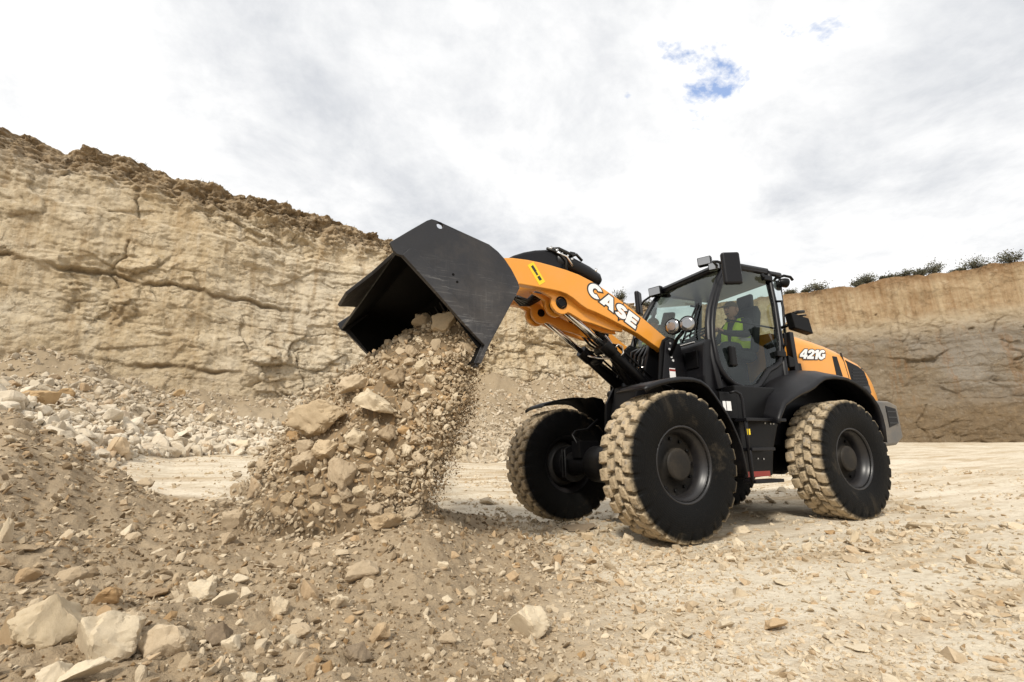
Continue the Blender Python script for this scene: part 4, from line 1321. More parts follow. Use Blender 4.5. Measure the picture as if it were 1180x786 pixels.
for pp in ([(.05, .2, 1.86), (-.05, .22, 1.80), (-.12, .22, 1.86)], [(.1, -.1, 1.9), (.02, -.02, 1.86), (-.08, .06, 1.85), (-.2, .12, 1.78)], [(-.42, .16, 1.74), (-.5, .2, 1.76), (-.58, .22, 1.70)]):
    fpart(MB().tube(pp, .012, 8), 'hydraulic_fitting', M['chrome'], bevel=0)
# bracket that carries the lamps
br = MB().prism([(-.60, 2.02), (-.68, 2.06), (-.83, 1.99), (-.87, 1.62), (-.50, 1.58)], .43, .448)
brk = fpart(br, 'lamp_bracket', M['plastic'])
bo = MB()
for x, z in ((-.66, 2.0), (-.64, 1.93), (-.66, 1.84), (-.68, 1.80)): bo.cyl((x, .446, z), (x, .456, z), .014, 8)
bo.build('bolt', M['silver'], brk)
MB().box(-.70, -.61, .449, .4505, 1.60, 1.71).build('white_sticker', M['white'], brk)
MB().box(-.70, -.61, .451, .4515, 1.675, 1.70).build('red_sticker', M['red'], brk)

# ---- front fenders
FEN = [(.40, 1.355), (.336, 1.393), (.20, 1.435), (.085, 1.462), (-.08, 1.487), (-.24, 1.491), (-.34, 1.475), (-.432, 1.43), (-.51, 1.355), (-.585, 1.268), (-.66, 1.175), (-.725, 1.075), (-.78, .96), (-.825, .846), (-.85, .70), (-.862, .56)]


def offset_line(pts, d):
    p = np.array(pts); t = np.gradient(p, axis=0); t /= np.linalg.norm(t, axis=1)[:, None]
    n = np.stack([-t[:, 1], t[:, 0]], 1)
    return p + n * d


for s in (1, -1):
    rings = []
    inn = offset_line(FEN, .018)
    for (x, z), (xi, zi) in zip(FEN, inn):
        rings.append([(x, s * .70, z - .0), (x, s * 1.06, z), (x, s * 1.095, z - .012), (xi * 1.0, s * 1.10, zi - .035), (xi, s * 1.08, zi), (xi, s * .70, zi)])
    fe = fpart(MB().loft(rings, smooth=True), 'front_fender', M['fender'], bevel=0)
    MB().prism([(-.2, 1.47), (-.35, 1.45), (-.5, 1.2), (-.45, 1.15), (-.3, 1.3)], s * .45, s * .70).build('fender_bracket', M['black'], fe)

# ---- bucket
PW = 1.165
SIDE = [(2.752, 2.258), (2.60, 2.39), (2.485, 2.487), (2.450, 2.507), (2.41, 2.505)] + [(2.384 + .025 * math.sin(2 * pi * k / 14 + .6), 2.468 + .025 * cos(2 * pi * k / 14 + .6)) for k in range(15)] + [(2.409, 2.504), (1.976, 2.397), (1.90, 2.352), (1.843, 2.301), (1.78, 2.22), (1.725, 2.125), (1.712, 2.075), (1.735, 2.03), (1.972, 1.605), (2.055, 1.435), (2.085, 1.44), (2.022, 1.575), (2.20, 1.735), (2.40, 1.93), (2.662, 2.173), (2.700, 2.18), (2.722, 2.20)]
bk = MB()
shell_o = [(2.715, 2.205), (2.46, 2.415), (2.42, 2.425), (1.985, 2.345), (1.915, 2.305), (1.862, 2.26), (1.80, 2.18), (1.758, 2.10), (1.775, 2.045), (1.985, 1.64), (2.075, 1.44)]
si = offset_line(shell_o, .022)
rings = [[(x, -PW + .02, z), (x, PW - .02, z), (a, PW - .02, b), (a, -PW + .02, b)] for (x, z), (a, b) in zip(shell_o, si)]
bk.loft(rings)
bucket = fpart(bk, 'bucket', M['bucket'], bevel=.003)
for s in (1, -1):
    sp = MB().prism(SIDE, s * (PW - .019), s * (PW + .012)).build('side_plate', M['bucket'], bucket, bevel=.004)
    # wear strip along the open edge
    MB().prism([(2.662, 2.176), (2.612, 2.232), (2.57, 2.235), (2.33, 1.99), (2.10, 1.735), (1.985, 1.60), (2.055, 1.437), (2.088, 1.438), (2.026, 1.575), (2.20, 1.732), (2.40, 1.927)],
               s * (PW + .013), s * (PW + .027)).build('wear_strip', M['bucket'], sp, bevel=.003)
    hl = MB()
    for x, z, r in ((2.275, 2.095, .010), (2.243, 2.042, .010)):
        hl.cyl((x, s * (PW + .008), z), (x, s * (PW + .0135), z), r, 16)
    hl.build('plate_hole', M['inside'], sp)
MB().loft([[(x, -PW + .02, z), (x, PW - .02, z), (a, PW - .02, b), (a, -PW + .02, b)] for (x, z), (a, b) in zip(offset_line(shell_o, .026), offset_line(shell_o, .023))]).build('inside_shade_skin', M['inside'], bucket)  # thin near-black sheet that carries the bucket's inner shade as colour
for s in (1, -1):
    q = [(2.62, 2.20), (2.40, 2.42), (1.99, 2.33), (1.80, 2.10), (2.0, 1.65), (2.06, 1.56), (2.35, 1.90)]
    MB().prism(q, s * (PW - .021), s * (PW - .024)).build('inside_shade_skin', M['inside'], bucket)
MB().prism([(1.99, 1.66), (2.085, 1.425), (2.066, 1.415), (1.96, 1.65)], -PW + .02, PW - .02).build('cutting_edge', M['bucket'], bucket, bevel=.002)
# spill guard: trapezoid rising from the middle of the lip
gd = np.array([.755, 0, -.656])
lip = np.array([2.700, 0, 2.214])
guard = MB()
gp = [np.array(q) for q in ((2.70, 1.10, 2.214), (2.800, .878, 2.127), (2.955, .722, 1.992), (2.964, .415, 1.984), (2.790, -.042, 2.136), (2.70, -.30, 2.214))]
gn = np.array([.656, 0, .755]) * .012
guard.add([p + gn for p in gp] + [p - gn for p in gp], [tuple(range(6)), tuple(range(11, 5, -1))] + [(i, i + 6, (i + 1) % 6 + 6, (i + 1) % 6) for i in range(6)])
guard.build('spill_guard', M['bucket'], bucket, bevel=.003)
ears = MB()
for y in (-.40, -.22, .22, .40, -.07, .07):
    zt = 2.50 if abs(y) > .1 else 2.66
    ears.prism([(1.80, 2.08), (1.70, 2.10), (1.60, 2.22), (1.57, 2.30), (1.60, zt - .12), (1.68, zt), (1.80, zt - .02), (1.99, 2.36)], y - .018, y + .018)
ears.build('bucket_lug', M['black'], bucket, bevel=.004)

# ------------------------------------------------------------------ rear half
rf = MB()
rf.prism([(-1.0, .62), (-1.15, 1.2), (-1.15, 1.48), (-2.6, 1.5), (-4.2, 1.40), (-4.2, .80), (-3.6, .62), (-1.9, .50)], -.45, .45)
rf.tube([(-2.727, -.74, .672), (-2.727, -.3, .672), (-2.727, -.18, .672), (-2.727, .18, .672), (-2.727, .3, .672), (-2.727, .74, .672)], [.17, .12, .2, .2, .12, .17], 20)
rf.box(-1.5, -1.0, -.2, .2, .6, 1.1)
rpart(rf, 'rear_frame', M['black'])
# ladder boxes either side
for s in (1, -1):
    tk = MB().prism([(-1.12, 1.48), (-1.78, 1.48), (-1.78, 1.12), (-1.62, .80), (-1.55, .52), (-1.12, .50)], s * .46, s * .90)
    lad = rpart(tk, 'step_box', M['black'], bevel=.012)
    stp = MB()
    for x0, x1, z in ((-1.08, -1.72, 1.108), (-1.11, -1.47, .802), (-1.10, -1.54, .478)):
        stp.box(x1, x0, s * .88, s * 1.03, z - .022, z + .012)
    for z0 in (.802, .478): stp.cyl((-1.10, s * 1.0, z0), (-1.115, s * 1.0, z0 + .31), .014, 8)
    stp.build('step', M['plastic'], lad, bevel=.005)
    hr = MB().tube([(-1.10, s * .99, .46), (-1.10, s * .99, 1.0), (-1.105, s * .99, 1.30), (-1.09, s * .985, 1.37), (-1.04, s * .97, 1.40), (-.99, s * .94, 1.385)], .015, 10)
    hr.build('handrail', M['plastic'], lad)
    MB().box(-1.50, -1.14, s * .901, s * .906, .515, .57).build('red_reflector', M['red'], lad)
    MB().box(-1.14, -1.095, s * 1.006, s * 1.010, .945, 1.005).build('yellow_sticker', M['yellow'], lad)
    stw = MB().box(-1.03, -.965, s * .902, s * .906, 1.20, 1.30).box(-.95, -.91, s * .902, s * .906, 1.20, 1.30)
    bkp = MB().box(-1.13, -.88, s * .87, s * .90, 1.12, 1.40).build('sticker_plate', M['black'], lad, bevel=.004)
    stw.build('white_sticker', M['white'], lad)
    dots = MB()
    for x, z in ((-1.34, .70), (-1.43, .695), (-1.62, 1.07), (-1.67, 1.07), (-1.53, 1.075)): dots.cyl((x, s * .899, z), (x, s * .908, z), .009, 8)
    dots.build('bolt', M['silver'], lad)

# ---- cab
def YD(z): return .954 - .115 * z


cab = MB()
LOOP = [(-1.385, 1.475), (-1.25, 1.515), (-1.165, 1.58), (-1.10, 1.67), (-1.072, 1.78), (-1.083, 2.05), (-1.125, 2.22), (-1.195, 2.40), (-1.32, 2.62), (-1.46, 2.83), (-1.63, 3.05),
        (-1.75, 3.09), (-2.38, 3.11), (-2.405, 3.05), (-2.365, 2.62), (-2.27, 2.10), (-2.225, 1.98), (-2.15, 1.82), (-2.05, 1.765), (-1.90, 1.705), (-1.80, 1.62), (-1.67, 1.515), (-1.55, 1.48)]
for s in (1, -1):
    cab.tube([(x, s * (YD(z) - .03), z) for x, z in [(-1.06, 1.45), (-1.05, 1.78), (-1.06, 2.05), (-1.10, 2.22), (-1.17, 2.40), (-1.30, 2.62), (-1.44, 2.83), (-1.60, 3.04)]], .042, 8)
    cab.tube([(x, s * (YD(z) - .02), z) for x, z in [(-2.42, 3.08), (-2.40, 2.62), (-2.31, 2.10), (-2.26, 1.80), (-2.2, 1.45)]], .042, 8)
    cab.tube([(-2.64, s * (YD(3.05) - .02), 3.06), (-2.56, s * .61, 2.6), (-2.47, s * .56, 2.3), (-2.46, s * .5, 1.5)], .036, 8)
    cab.tube([(-1.55, s * (YD(3.07) - .01), 3.06), (-2.66, s * (YD(3.07) - .01), 3.09)], .04, 8)
    cab.prism([(-2.25, 1.45), (-2.25, 2.10), (-2.64, 2.28), (-2.62, 1.45)], s * .50, s * .56)
    cab.prism([(-2.20, 1.45), (-2.25, 2.10), (-2.38, 2.20), (-2.37, 1.45)], s * .60, s * .70)
    cab.prism([(-1.10, 1.46), (-1.15, 1.60), (-1.35, 1.50), (-1.6, 1.47), (-1.9, 1.70), (-2.25, 1.83), (-2.25, 1.40), (-1.1, 1.40)], s * .66, s * (YD(1.5) - .035))
cab.tube([(-1.56, -.60, 3.05), (-1.56, .60, 3.05)], .05, 8)
cab.box(-2.64, -1.08, -.72, .72, 1.44, 1.56)
cab.box(-2.66, -2.58, -.66, .66, 1.5, 2.28)
cab_o = rpart(cab, 'cab', M['plastic'], bevel=.006)
# bulkhead in front of the windscreen
fp = MB().prism([(-.90, 1.30), (-.88, 1.60), (-.93, 1.98), (-.98, 2.02), (-1.10, 2.04), (-1.12, 1.30)], -.73, .73)
fpn = rpart(fp, 'front_panel', M['plastic'], bevel=.02)
MB().box(-.99, -.965, .1, .55, 2.022, 2.030).build('panel_gleam', M['silver'], fpn)  # pale strip laid on the panel top as its painted gleam
pv = MB()
for k in range(3): pv.box(-.905, -.875, .05 + .22 * k, .22 + .22 * k, 1.70, 1.90)
pv.build('panel_recess', M['black'], fpn, bevel=.004)
roof = MB()
rings = []
for x, dz, hw in ((-1.50, .0, .56), (-1.54, .045, .60), (-1.75, .085, .61), (-2.45, .10, .61), (-2.66, .085, .60), (-2.72, .02, .57)):
    rings.append([(x, -hw, 3.05), (x, -hw, 3.06 + dz * .6), (x, -hw + .07, 3.06 + dz), (x, hw - .07, 3.06 + dz), (x, hw, 3.06 + dz * .6), (x, hw, 3.05)])
roof.loft(rings)
roof_o = rpart(roof, 'cab_roof', M['plastic'], bevel=.008)
# glass
ws = MB()
AP = [(-1.075, 2.03), (-1.09, 2.15), (-1.15, 2.34), (-1.24, 2.52), (-1.36, 2.72), (-1.48, 2.90), (-1.57, 3.03)]
rows = [[(x + .035 * (1 - (k / 4 - 1) ** 2) , (k / 4 - 1) * (YD(z) - .05), z) for k in range(9)] for x, z in AP]
ws.loft(rows, caps=False, smooth=True, closed=False)
rpart(ws, 'windscreen', M['glass'], bevel=0)
for s in (1, -1):
    dr = MB().tube([(x, s * (YD(z) + .008), z) for x, z in LOOP], .034, 8, closed=True)
    door = rpart(dr, 'cab_door', M['plastic'], bevel=0)
    gl = MB().add([(x, s * YD(z), z) for x, z in LOOP], [tuple(range(len(LOOP)))])
    gl.build('door_glass', M['glass'], door)
    hd = MB().box(-1.37, -1.27, s * (YD(1.85) - .0), s * (YD(1.85) + .05), 1.72, 1.96)
    hd.build('door_handle', M['black'], door, bevel=.02)
    MB().tube([(-1.40, s * (YD(2.32) - .02), 2.315), (-2.27, s * (YD(2.30) - .02), 2.29)], .011, 8).build('door_bar', M['black'], door)
    hg = MB()
    for x, z in ((-2.30, 2.98), (-2.16, 1.93)):
        hg.box(x - .10, x + .06, s * (YD(z) + .0), s * (YD(z) + .055), z - .035, z + .035)
    hg.cyl((-2.22, s * (YD(3.0) + .03), 3.0), (-2.22, s * (YD(3.0) + .06), 3.0), .03, 10)
    hg.build('door_hinge', M['black'], door, bevel=.008)
    rg = MB().add([(-2.43, s * YD(3.06), 3.06), (-2.62, s * YD(3.06), 3.06), (-2.52, s * YD(2.40), 2.40), (-2.37, s * YD(2.25), 2.25)], [(0, 1, 2, 3)])
    rpart(rg, 'rear_side_window', M['glass'], bevel=0)
    gr = MB().tube([(-2.36, s * .665, 2.66), (-2.38, s * .75, 2.64), (-2.36, s * .77, 2.55), (-2.30, s * .78, 2.2), (-2.28, s * .78, 2.06), (-2.28, s * .72, 2.0)], .016, 8)
    rpart(gr, 'grab_rail', M['black'], bevel=0)
rgw = MB().add([(-2.655, -.58, 2.30), (-2.655, .58, 2.30), (-2.65, .56, 3.04), (-2.65, -.56, 3.04)], [(0, 1, 2, 3)])
rpart(rgw, 'rear_window', M['glass'], bevel=0)
# wiper
wp = MB().tube([(-1.05, .30, 2.08), (-1.13, .40, 2.36), (-1.22, .44, 2.55)], .012, 8).tube([(-1.0, .47, 2.10), (-1.10, .475, 2.34), (-1.21, .47, 2.55)], .010, 6)
rpart(wp, 'wiper', M['black'], bevel=0)
wp = MB().tube([(-1.06, -.58, 2.2), (-1.0, -.50, 2.3), (-1.05, -.40, 2.36)], .014, 8)
rpart(wp, 'wiper', M['black'], bevel=0)
# seat, steering wheel, console
se = MB().prism([(-1.78, 1.98), (-1.76, 2.06), (-2.28, 2.04), (-2.30, 1.95), (-2.2, 1.90)], -.14, .38)
se.box(-2.25, -1.9, -.05, .25, 1.56, 1.92)
seat = rpart(se, 'driver_seat', M['jacket'], bevel=.03)
MB().prism([(-2.22, 2.03), (-2.36, 2.05), (-2.52, 2.62), (-2.46, 2.72), (-2.40, 2.70)], -.12, .36).build('seat_back', M['jacket'], seat, bevel=.03)
MB().prism([(-2.45, 2.70), (-2.55, 2.72), (-2.57, 2.92), (-2.50, 2.93)], .0, .24).build('head_rest', M['black'], seat, bevel=.025)
sw = MB()
c = np.array([-1.52, .12, 2.28]); ax = np.array([.5, 0, .86]); e1 = np.array([0, 1.0, 0]); e2 = np.cross(ax, e1)
sw.tube([c + .19 * (cos(t) * e1 + sin(t) * e2) for t in np.linspace(0, 2 * pi, 28, endpoint=False)], .014, 8, closed=True)
for t in (0.5, 2.6, 4.7): sw.tube([c, c + .19 * (cos(t) * e1 + sin(t) * e2)], .012, 6)
sw.tube([c, c + np.array([.22, 0, -.5])], .035, 10)
rpart(sw, 'steering_wheel', M['black'], bevel=0)
cn = MB().box(-2.2, -1.6, -.42, -.20, 1.56, 2.16).tube([(-1.7, -.31, 2.14), (-1.66, -.31, 2.32)], .02, 8).tube([(-1.85, -.31, 2.14), (-1.81, -.31, 2.30)], .02, 8)
cn.box(-1.30, -1.10, -.35, .5, 1.9, 2.10)
rpart(cn, 'control_console', M['black'], bevel=.02)
# mirrors
def mirror(c, hw, hh, yaw, arm, name='mirror'):
    ca, sa = cos(yaw), sin(yaw)
    a = np.array([ca, sa, 0]); n = np.array([-sa, ca, 0])
    mb = MB().obox(c, a * hw, n * .035, np.array([.02, .01, 1]) * hh)
    o = rpart(mb, name, M['plastic'], bevel=.028, segs=3)
    MB().tube(arm, .016, 8).build('mirror_arm', M['black'], o)
    return o


mirror(np.array([-1.26, .95, 2.835]), .105, .195, R(-28), [(-1.28, .90, 2.90), (-1.20, .82, 2.96), (-1.28, .70, 3.02), (-1.42, .62, 3.03), (-1.50, .58, 3.04)])
mirror(np.array([-1.55, -.97, 3.02]), .08, .19, R(28), [(-1.55, -.9, 2.98), (-1.50, -.80, 3.0), (-1.52, -.60, 3.05)])
mb = MB().obox((-2.33, .955, 2.28), np.array([.135, -.02, .03]), (.01, .05, 0), np.array([.02, 0, .095]))
wl = rpart(mb, 'number_plate_holder', M['black'], bevel=.008)
MB().tube([(-2.26, .78, 2.27), (-2.25, .90, 2.28), (-2.3, .94, 2.28)], .02, 8).build('holder_arm', M['black'], wl)
mb = MB().tube([(-2.24, .965, 2.40), (-2.30, .98, 2.42), (-2.42, .98, 2.44)], .022, 8).tube([(-2.3, 1.0, 2.37), (-2.42, 1.0, 2.39)], .012, 8)
mb.build('holder_clamp', M['black'], wl)
# working lights
def worklight(c, d, r, name='work_light', square=False):
    c = np.array(c, float); d = np.array(d, float); d /= np.linalg.norm(d)
    mb = MB()
    if square:
        a = np.cross(d, (0, 0, 1)); a /= np.linalg.norm(a); b = np.cross(a, d)
        mb.obox(c, a * r * 1.25, d * .045, b * r * .85)
        o = rpart(mb, name, M['black'], bevel=.008)
        MB().obox(c + d * .048, a * r * 1.1, d * .004, b * r * .7).build('lens', M['lens'], o, bevel=.002)
    else:
        mb.tube([c - d * .10, c - d * .08, c - d * .02, c + d * .02], [r * .45, r * .8, r * 1.05, r * 1.05], 24)
        o = rpart(mb, name, M['black'], bevel=.003)
        MB().tube([c + d * .015, c + d * .024, c + d * .028], [r * .93, r * .86, r * .5], 24).build('lens', M['lens'], o)
    return o


worklight((-1.44, .44, 3.145), (1, .55, -.1), .066, square=True)
worklight((-1.47, -.50, 3.05), (1, .35, -.1), .075, square=True)
worklight((-1.47, .55, 3.04), (1, .7, -.15), .055, square=True)
rw = worklight((-2.66, .66, 2.96), (-1, .35, -.1), .06)
MB().tube([(-2.55, .60, 3.03), (-2.62, .68, 3.05), (-2.72, .70, 3.04), (-2.76, .70, 3.0)], .018, 8).build('light_bracket', M['black'], rw)
hl1 = worklight((-.60, .62, 2.155), (1, .35, -.02), .088, 'headlight')
hl2 = worklight((-.66, .78, 2.15), (1, .55, -.02), .088, 'headlight')
MB().tube([(-.66, .70, 2.08), (-.66, .60, 2.02), (-.67, .46, 1.85)], .022, 8).build('headlight_stalk', M['black'], hl1)
hl3 = worklight((-.62, -.66, 2.15), (1, -.2, -.02), .095, 'headlight')

# ---- engine hood
hood = MB()
HS = [(-2.50, 2.30, .575), (-2.62, 2.305, .585), (-2.85, 2.30, .592), (-3.18, 2.255, .598), (-3.45, 2.21, .60), (-3.70, 2.155, .60), (-3.82, 2.115, .60), (-4.02, 2.055, .60), (-4.18, 2.01, .598), (-4.30, 1.94, .592), (-4.40, 1.83, .585), (-4.47, 1.68, .575), (-4.50, 1.50, .565), (-4.50, 1.32, .56)]


def hood_ring(x, zt, hw):
    z0 = 1.30 if zt > 1.5 else zt - .12
    pr = [(hw, z0), (hw, max(zt - .16, z0 + .02)), (hw - .012, max(zt - .10, z0 + .03)), (hw - .05, max(zt - .04, z0 + .05)), (hw - .13, zt), (0, zt + .03)]
    return [(x, y, z) for y, z in pr] + [(x, -y, z) for y, z in pr[-2::-1]]


hood.loft([hood_ring(*h) for h in HS], smooth=True)
hood_o = rpart(hood, 'engine_hood', M['orange'], bevel=0)
try: hood_o.data.set_sharp_from_angle(angle=R(34))
except Exception: pass
for s in (1, -1):
    yy = .602
    MB().prism([(-3.815, 2.00), (-4.10, 1.925), (-4.22, 1.86), (-4.27, 1.72), (-4.285, 1.54), (-3.95, 1.60), (-3.86, 1.735)], s * .575, s * yy).build('rear_grille', M['black'], hood_o, bevel=.004)
    gl_ = MB()
    for k in range(6): gl_.obox((-4.06, s * (yy + .002), 1.66 + .045 * k), (.19 - .012 * k, 0, -.012), (0, .003, 0), (0, 0, .007))
    gl_.build('grille_slat', M['plastic'], hood_o)
    MB().prism([(-3.955, 1.62), (-4.27, 1.66), (-4.285, 1.55), (-3.955, 1.60)], s * .603, s * .609).build('grille_panel', M['steel_grey'], hood_o)
    MB().prism([(-3.515, 2.035), (-3.625, 2.035), (-3.685, 1.76), (-3.535, 1.77)], s * .575, s * yy).build('side_vent', M['black'], hood_o, bevel=.003)
    MB().prism([(-2.63, 1.89), (-2.81, 1.885), (-2.815, 1.79), (-2.63, 1.79)], s * .57, s * .599).build('side_vent', M['black'], hood_o, bevel=.003)
    MB().prism([(-3.74, 2.10), (-3.755, 2.10), (-3.83, 1.74), (-3.815, 1.74)], s * .58, s * .6015).build('panel_gap', M['ink'], hood_o)
    MB().prism([(-2.48, 1.96), (-2.60, 1.93), (-2.60, 1.82), (-2.48, 1.80)], s * .57, s * .66).build('hood_latch', M['black'], hood_o, bevel=.01)
place_text('421G', (-2.785, .6004, 1.947), (-.545, 0, .026), (-.072, 0, .135), hood_o, gap=.0, grow=.085)
ex = MB().cyl((-3.0, -.3, 2.25), (-3.0, -.3, 2.6), .05, 16)
rpart(ex, 'exhaust_pipe', M['black'])

# ---- rear fenders
RO = [(-1.47, 1.06), (-1.50, 1.12), (-1.63, 1.275), (-1.78, 1.345), (-1.937, 1.407), (-2.07, 1.445), (-2.19, 1.49), (-2.30, 1.55), (-2.42, 1.60), (-2.60, 1.622), (-2.841, 1.615), (-3.02, 1.57), (-3.198, 1.492), (-3.31, 1.405), (-3.396, 1.30), (-3.44, 1.17), (-3.45, 1.04), (-3.42, .85)]
RI = [(-1.55, 1.10), (-1.60, 1.22), (-1.68, 1.42), (-1.80, 1.54), (-1.95, 1.63), (-2.10, 1.69), (-2.25, 1.73), (-2.40, 1.76), (-2.55, 1.775), (-2.72, 1.775), (-2.95, 1.745), (-3.15, 1.68), (-3.36, 1.58), (-3.52, 1.46), (-3.62, 1.32), (-3.66, 1.18), (-3.66, 1.04), (-3.62, .85)]
for s in (1, -1):
    rings = []
    oo = offset_line(RO, .03); oi = offset_line(RI, .03)
    for (xo, zo), (xi, zi), (ao, bo_), (ai, bi) in zip(RO, RI, oo, oi):
        mid = [((xo * (1 - k) + xi * k), s * (1.12 - (1.12 - .60) * k), zo * (1 - k) + zi * k + .035 * math.sin(pi * k)) for k in (0, .1, .25, .5, .75, 1)]
        mid2 = [((ao * (1 - k) + ai * k), s * (1.10 - (1.10 - .60) * k), bo_ * (1 - k) + bi * k + .035 * math.sin(pi * k)) for k in (1, .5, .1, 0)]
        rings.append(mid + mid2)
    fmb = MB().loft(rings, smooth=True)
    fmb.prism([(x, z - .01) for x, z in RI] + [(-3.6, .8), (-2.727, .9), (-1.6, .8)], s * .604, s * .612)
    rpart(fmb, 'rear_fender', M['fender'], bevel=0)

# ---- counterweight
cw = MB()
def cwring(x, hw, z0, z1): return [(x, -hw, z0), (x, -hw, z1), (x, hw, z1), (x, hw, z0)]
cw.loft([cwring(-3.72, .92, .80, 1.40), cwring(-4.05, .92, .82, 1.40), cwring(-4.25, .90, .90, 1.36), cwring(-4.42, .78, .96, 1.33), cwring(-4.50, .5, .98, 1.32)])
cwo = rpart(cw, 'counterweight', M['counterweight'], bevel=.035, segs=3)
for s in (1, -1):
    rl = MB().prism([(-3.93, 1.335), (-4.17, 1.30), (-4.17, 1.10), (-3.93, 1.04)], s * .90, s * .926).build('rear_light', M['black'], cwo, bevel=.01)
    rb = MB()
    for k in range(3): rb.box(-4.16, -3.94, s * .925, s * .932, 1.10 + .075 * k, 1.112 + .075 * k)
    rb.build('light_bar', M['steel_grey'], rl)

# ------------------------------------------------------------------ driver
def skin_body(name, pts, edges, rad, mat, parent=None, **kw):
    me = bpy.data.meshes.new(name); me.from_pydata(pts, edges, [])
    o = link(name, me, parent, **kw); me.materials.append(mat)
    md = o.modifiers.new('skin', 'SKIN')
    for i, r_ in enumerate(rad): me.skin_vertices[0].data[i].radius = (r_, r_) if not hasattr(r_, '__len__') else r_
    me.skin_vertices[0].data[0].use_root = True
    md.use_smooth_shade = True
    sb = o.modifiers.new('sub', 'SUBSURF'); sb.levels = 2; sb.render_levels = 2
    return o


DX, DY = -2.23, .13
def dp(x, y, z): return (DX + x, DY + y, z)
bp_ = [dp(0, 0, 2.10), dp(-.04, 0, 2.28), dp(-.06, 0, 2.44), dp(-.03, 0, 2.535), dp(.0, 0, 2.60), dp(.025, 0, 2.675), dp(.02, 0, 2.76),
       dp(-.05, .17, 2.47), dp(.08, .25, 2.27), dp(.36, .16, 2.28), dp(.45, .13, 2.31),
       dp(-.05, -.17, 2.47), dp(.08, -.25, 2.27), dp(.36, -.16, 2.28), dp(.45, -.13, 2.31),
       dp(.05, .09, 2.10), dp(.42, .13, 2.12), dp(.50, .13, 1.70), dp(.60, .13, 1.62),
       dp(.05, -.09, 2.10), dp(.42, -.13, 2.12), dp(.50, -.13, 1.70), dp(.60, -.13, 1.62)]
be = [(0, 1), (1, 2), (2, 3), (3, 4), (4, 5), (5, 6), (2, 7), (7, 8), (8, 9), (9, 10), (2, 11), (11, 12), (12, 13), (13, 14), (0, 15), (15, 16), (16, 17), (17, 18), (0, 19), (19, 20), (20, 21), (21, 22)]
brd = [(.13, .16), (.12, .15), (.12, .15), .055, .06, (.088, .085), (.07, .07), .07, .055, .04, .032, .07, .055, .04, .032, .09, .07, .05, .045, .09, .07, .05, .045]
driver = skin_body('person', bp_, be, brd, M['jacket'], label='driver in tan cap, dark jacket and yellow hi vis vest sitting in the loader cab', cat='person')
hd = MB()
def ell(mb, c, r, n=16, m=12):
    rings = []
    for i in range(m + 1):
        a = pi * i / m
        rings.append([(c[0] + r[0] * max(sin(a), .02) * cos(t), c[1] + r[1] * max(sin(a), .02) * sin(t), c[2] + r[2] * cos(a)) for t in np.linspace(0, 2 * pi, n, endpoint=False)])
    mb.loft(rings, smooth=True)
ell(hd, dp(.03, 0, 2.672), (.096, .08, .122))
hd.tube([dp(.115, 0, 2.70), dp(.142, 0, 2.662), dp(.12, 0, 2.645)], [.012, .02, .012], 8)
for s in (1, -1): ell(hd, dp(.01, s * .082, 2.665), (.028, .014, .04), 8, 6)
hd.tube([dp(.02, 0, 2.60), dp(-.02, 0, 2.52)], .055, 12)
head = hd.build('face', M['skin'], driver)
fe_ = MB()
for s in (1, -1): ell(fe_, dp(.112, s * .032, 2.688), (.012, .014, .008), 8, 6)
fe_.tube([dp(.116, -.025, 2.612), dp(.124, 0, 2.610), dp(.116, .025, 2.612)], .006, 6)
fe_.build('eyes_and_mouth', M['ink'], head)
cp = MB()
rings = []
for i in range(8):
    a = pi / 2 * i / 7
    rings.append([dp(.025 + .104 * max(cos(a), .03) * cos(t), .09 * max(cos(a), .03) * sin(t), 2.705 + .10 * sin(a)) for t in np.linspace(0, 2 * pi, 20, endpoint=False)])
cp.loft(rings, smooth=True)
cp.obox(dp(.165, 0, 2.712), (.055, 0, -.012), (0, .07, 0), (0, 0, .006))
cp.build('cap', M['cap'], driver, bevel=.004)
vs_ = MB()
for s in (1, -1):
    vs_.loft([[dp(x + dx, s * y, z) for dx, y, z, x in r_] for r_ in (
        [(0, .02, 2.10, .16), (0, .165, 2.10, .13), (0, .19, 2.10, -.05), (0, .15, 2.10, -.16), (0, .0, 2.10, -.17)],
        [(0, .03, 2.26, .13), (0, .15, 2.27, .11), (0, .178, 2.27, -.05), (0, .13, 2.27, -.18), (0, .0, 2.27, -.19)],
        [(0, .05, 2.40, .10), (0, .14, 2.42, .08), (0, .175, 2.43, -.05), (0, .12, 2.43, -.19), (0, .0, 2.43, -.20)],
        [(0, .07, 2.51, .04), (0, .10, 2.53, .03), (0, .12, 2.545, -.04), (0, .09, 2.54, -.13), (0, .0, 2.53, -.15)])], caps=False, smooth=True, closed=False)
vest = vs_.build('hi_vis_vest', M['limegreen'], driver, solid=.012)
tp = MB()
for s in (1, -1):
    tp.loft([[dp(.135, s * .03, z), dp(.118, s * .16, z), dp(-.05, s * .19, z), dp(-.185, s * .14, z)] for z in (2.20, 2.245)], caps=False, closed=False)
tp.build('reflective_band', M['silver'], vest, solid=.004)
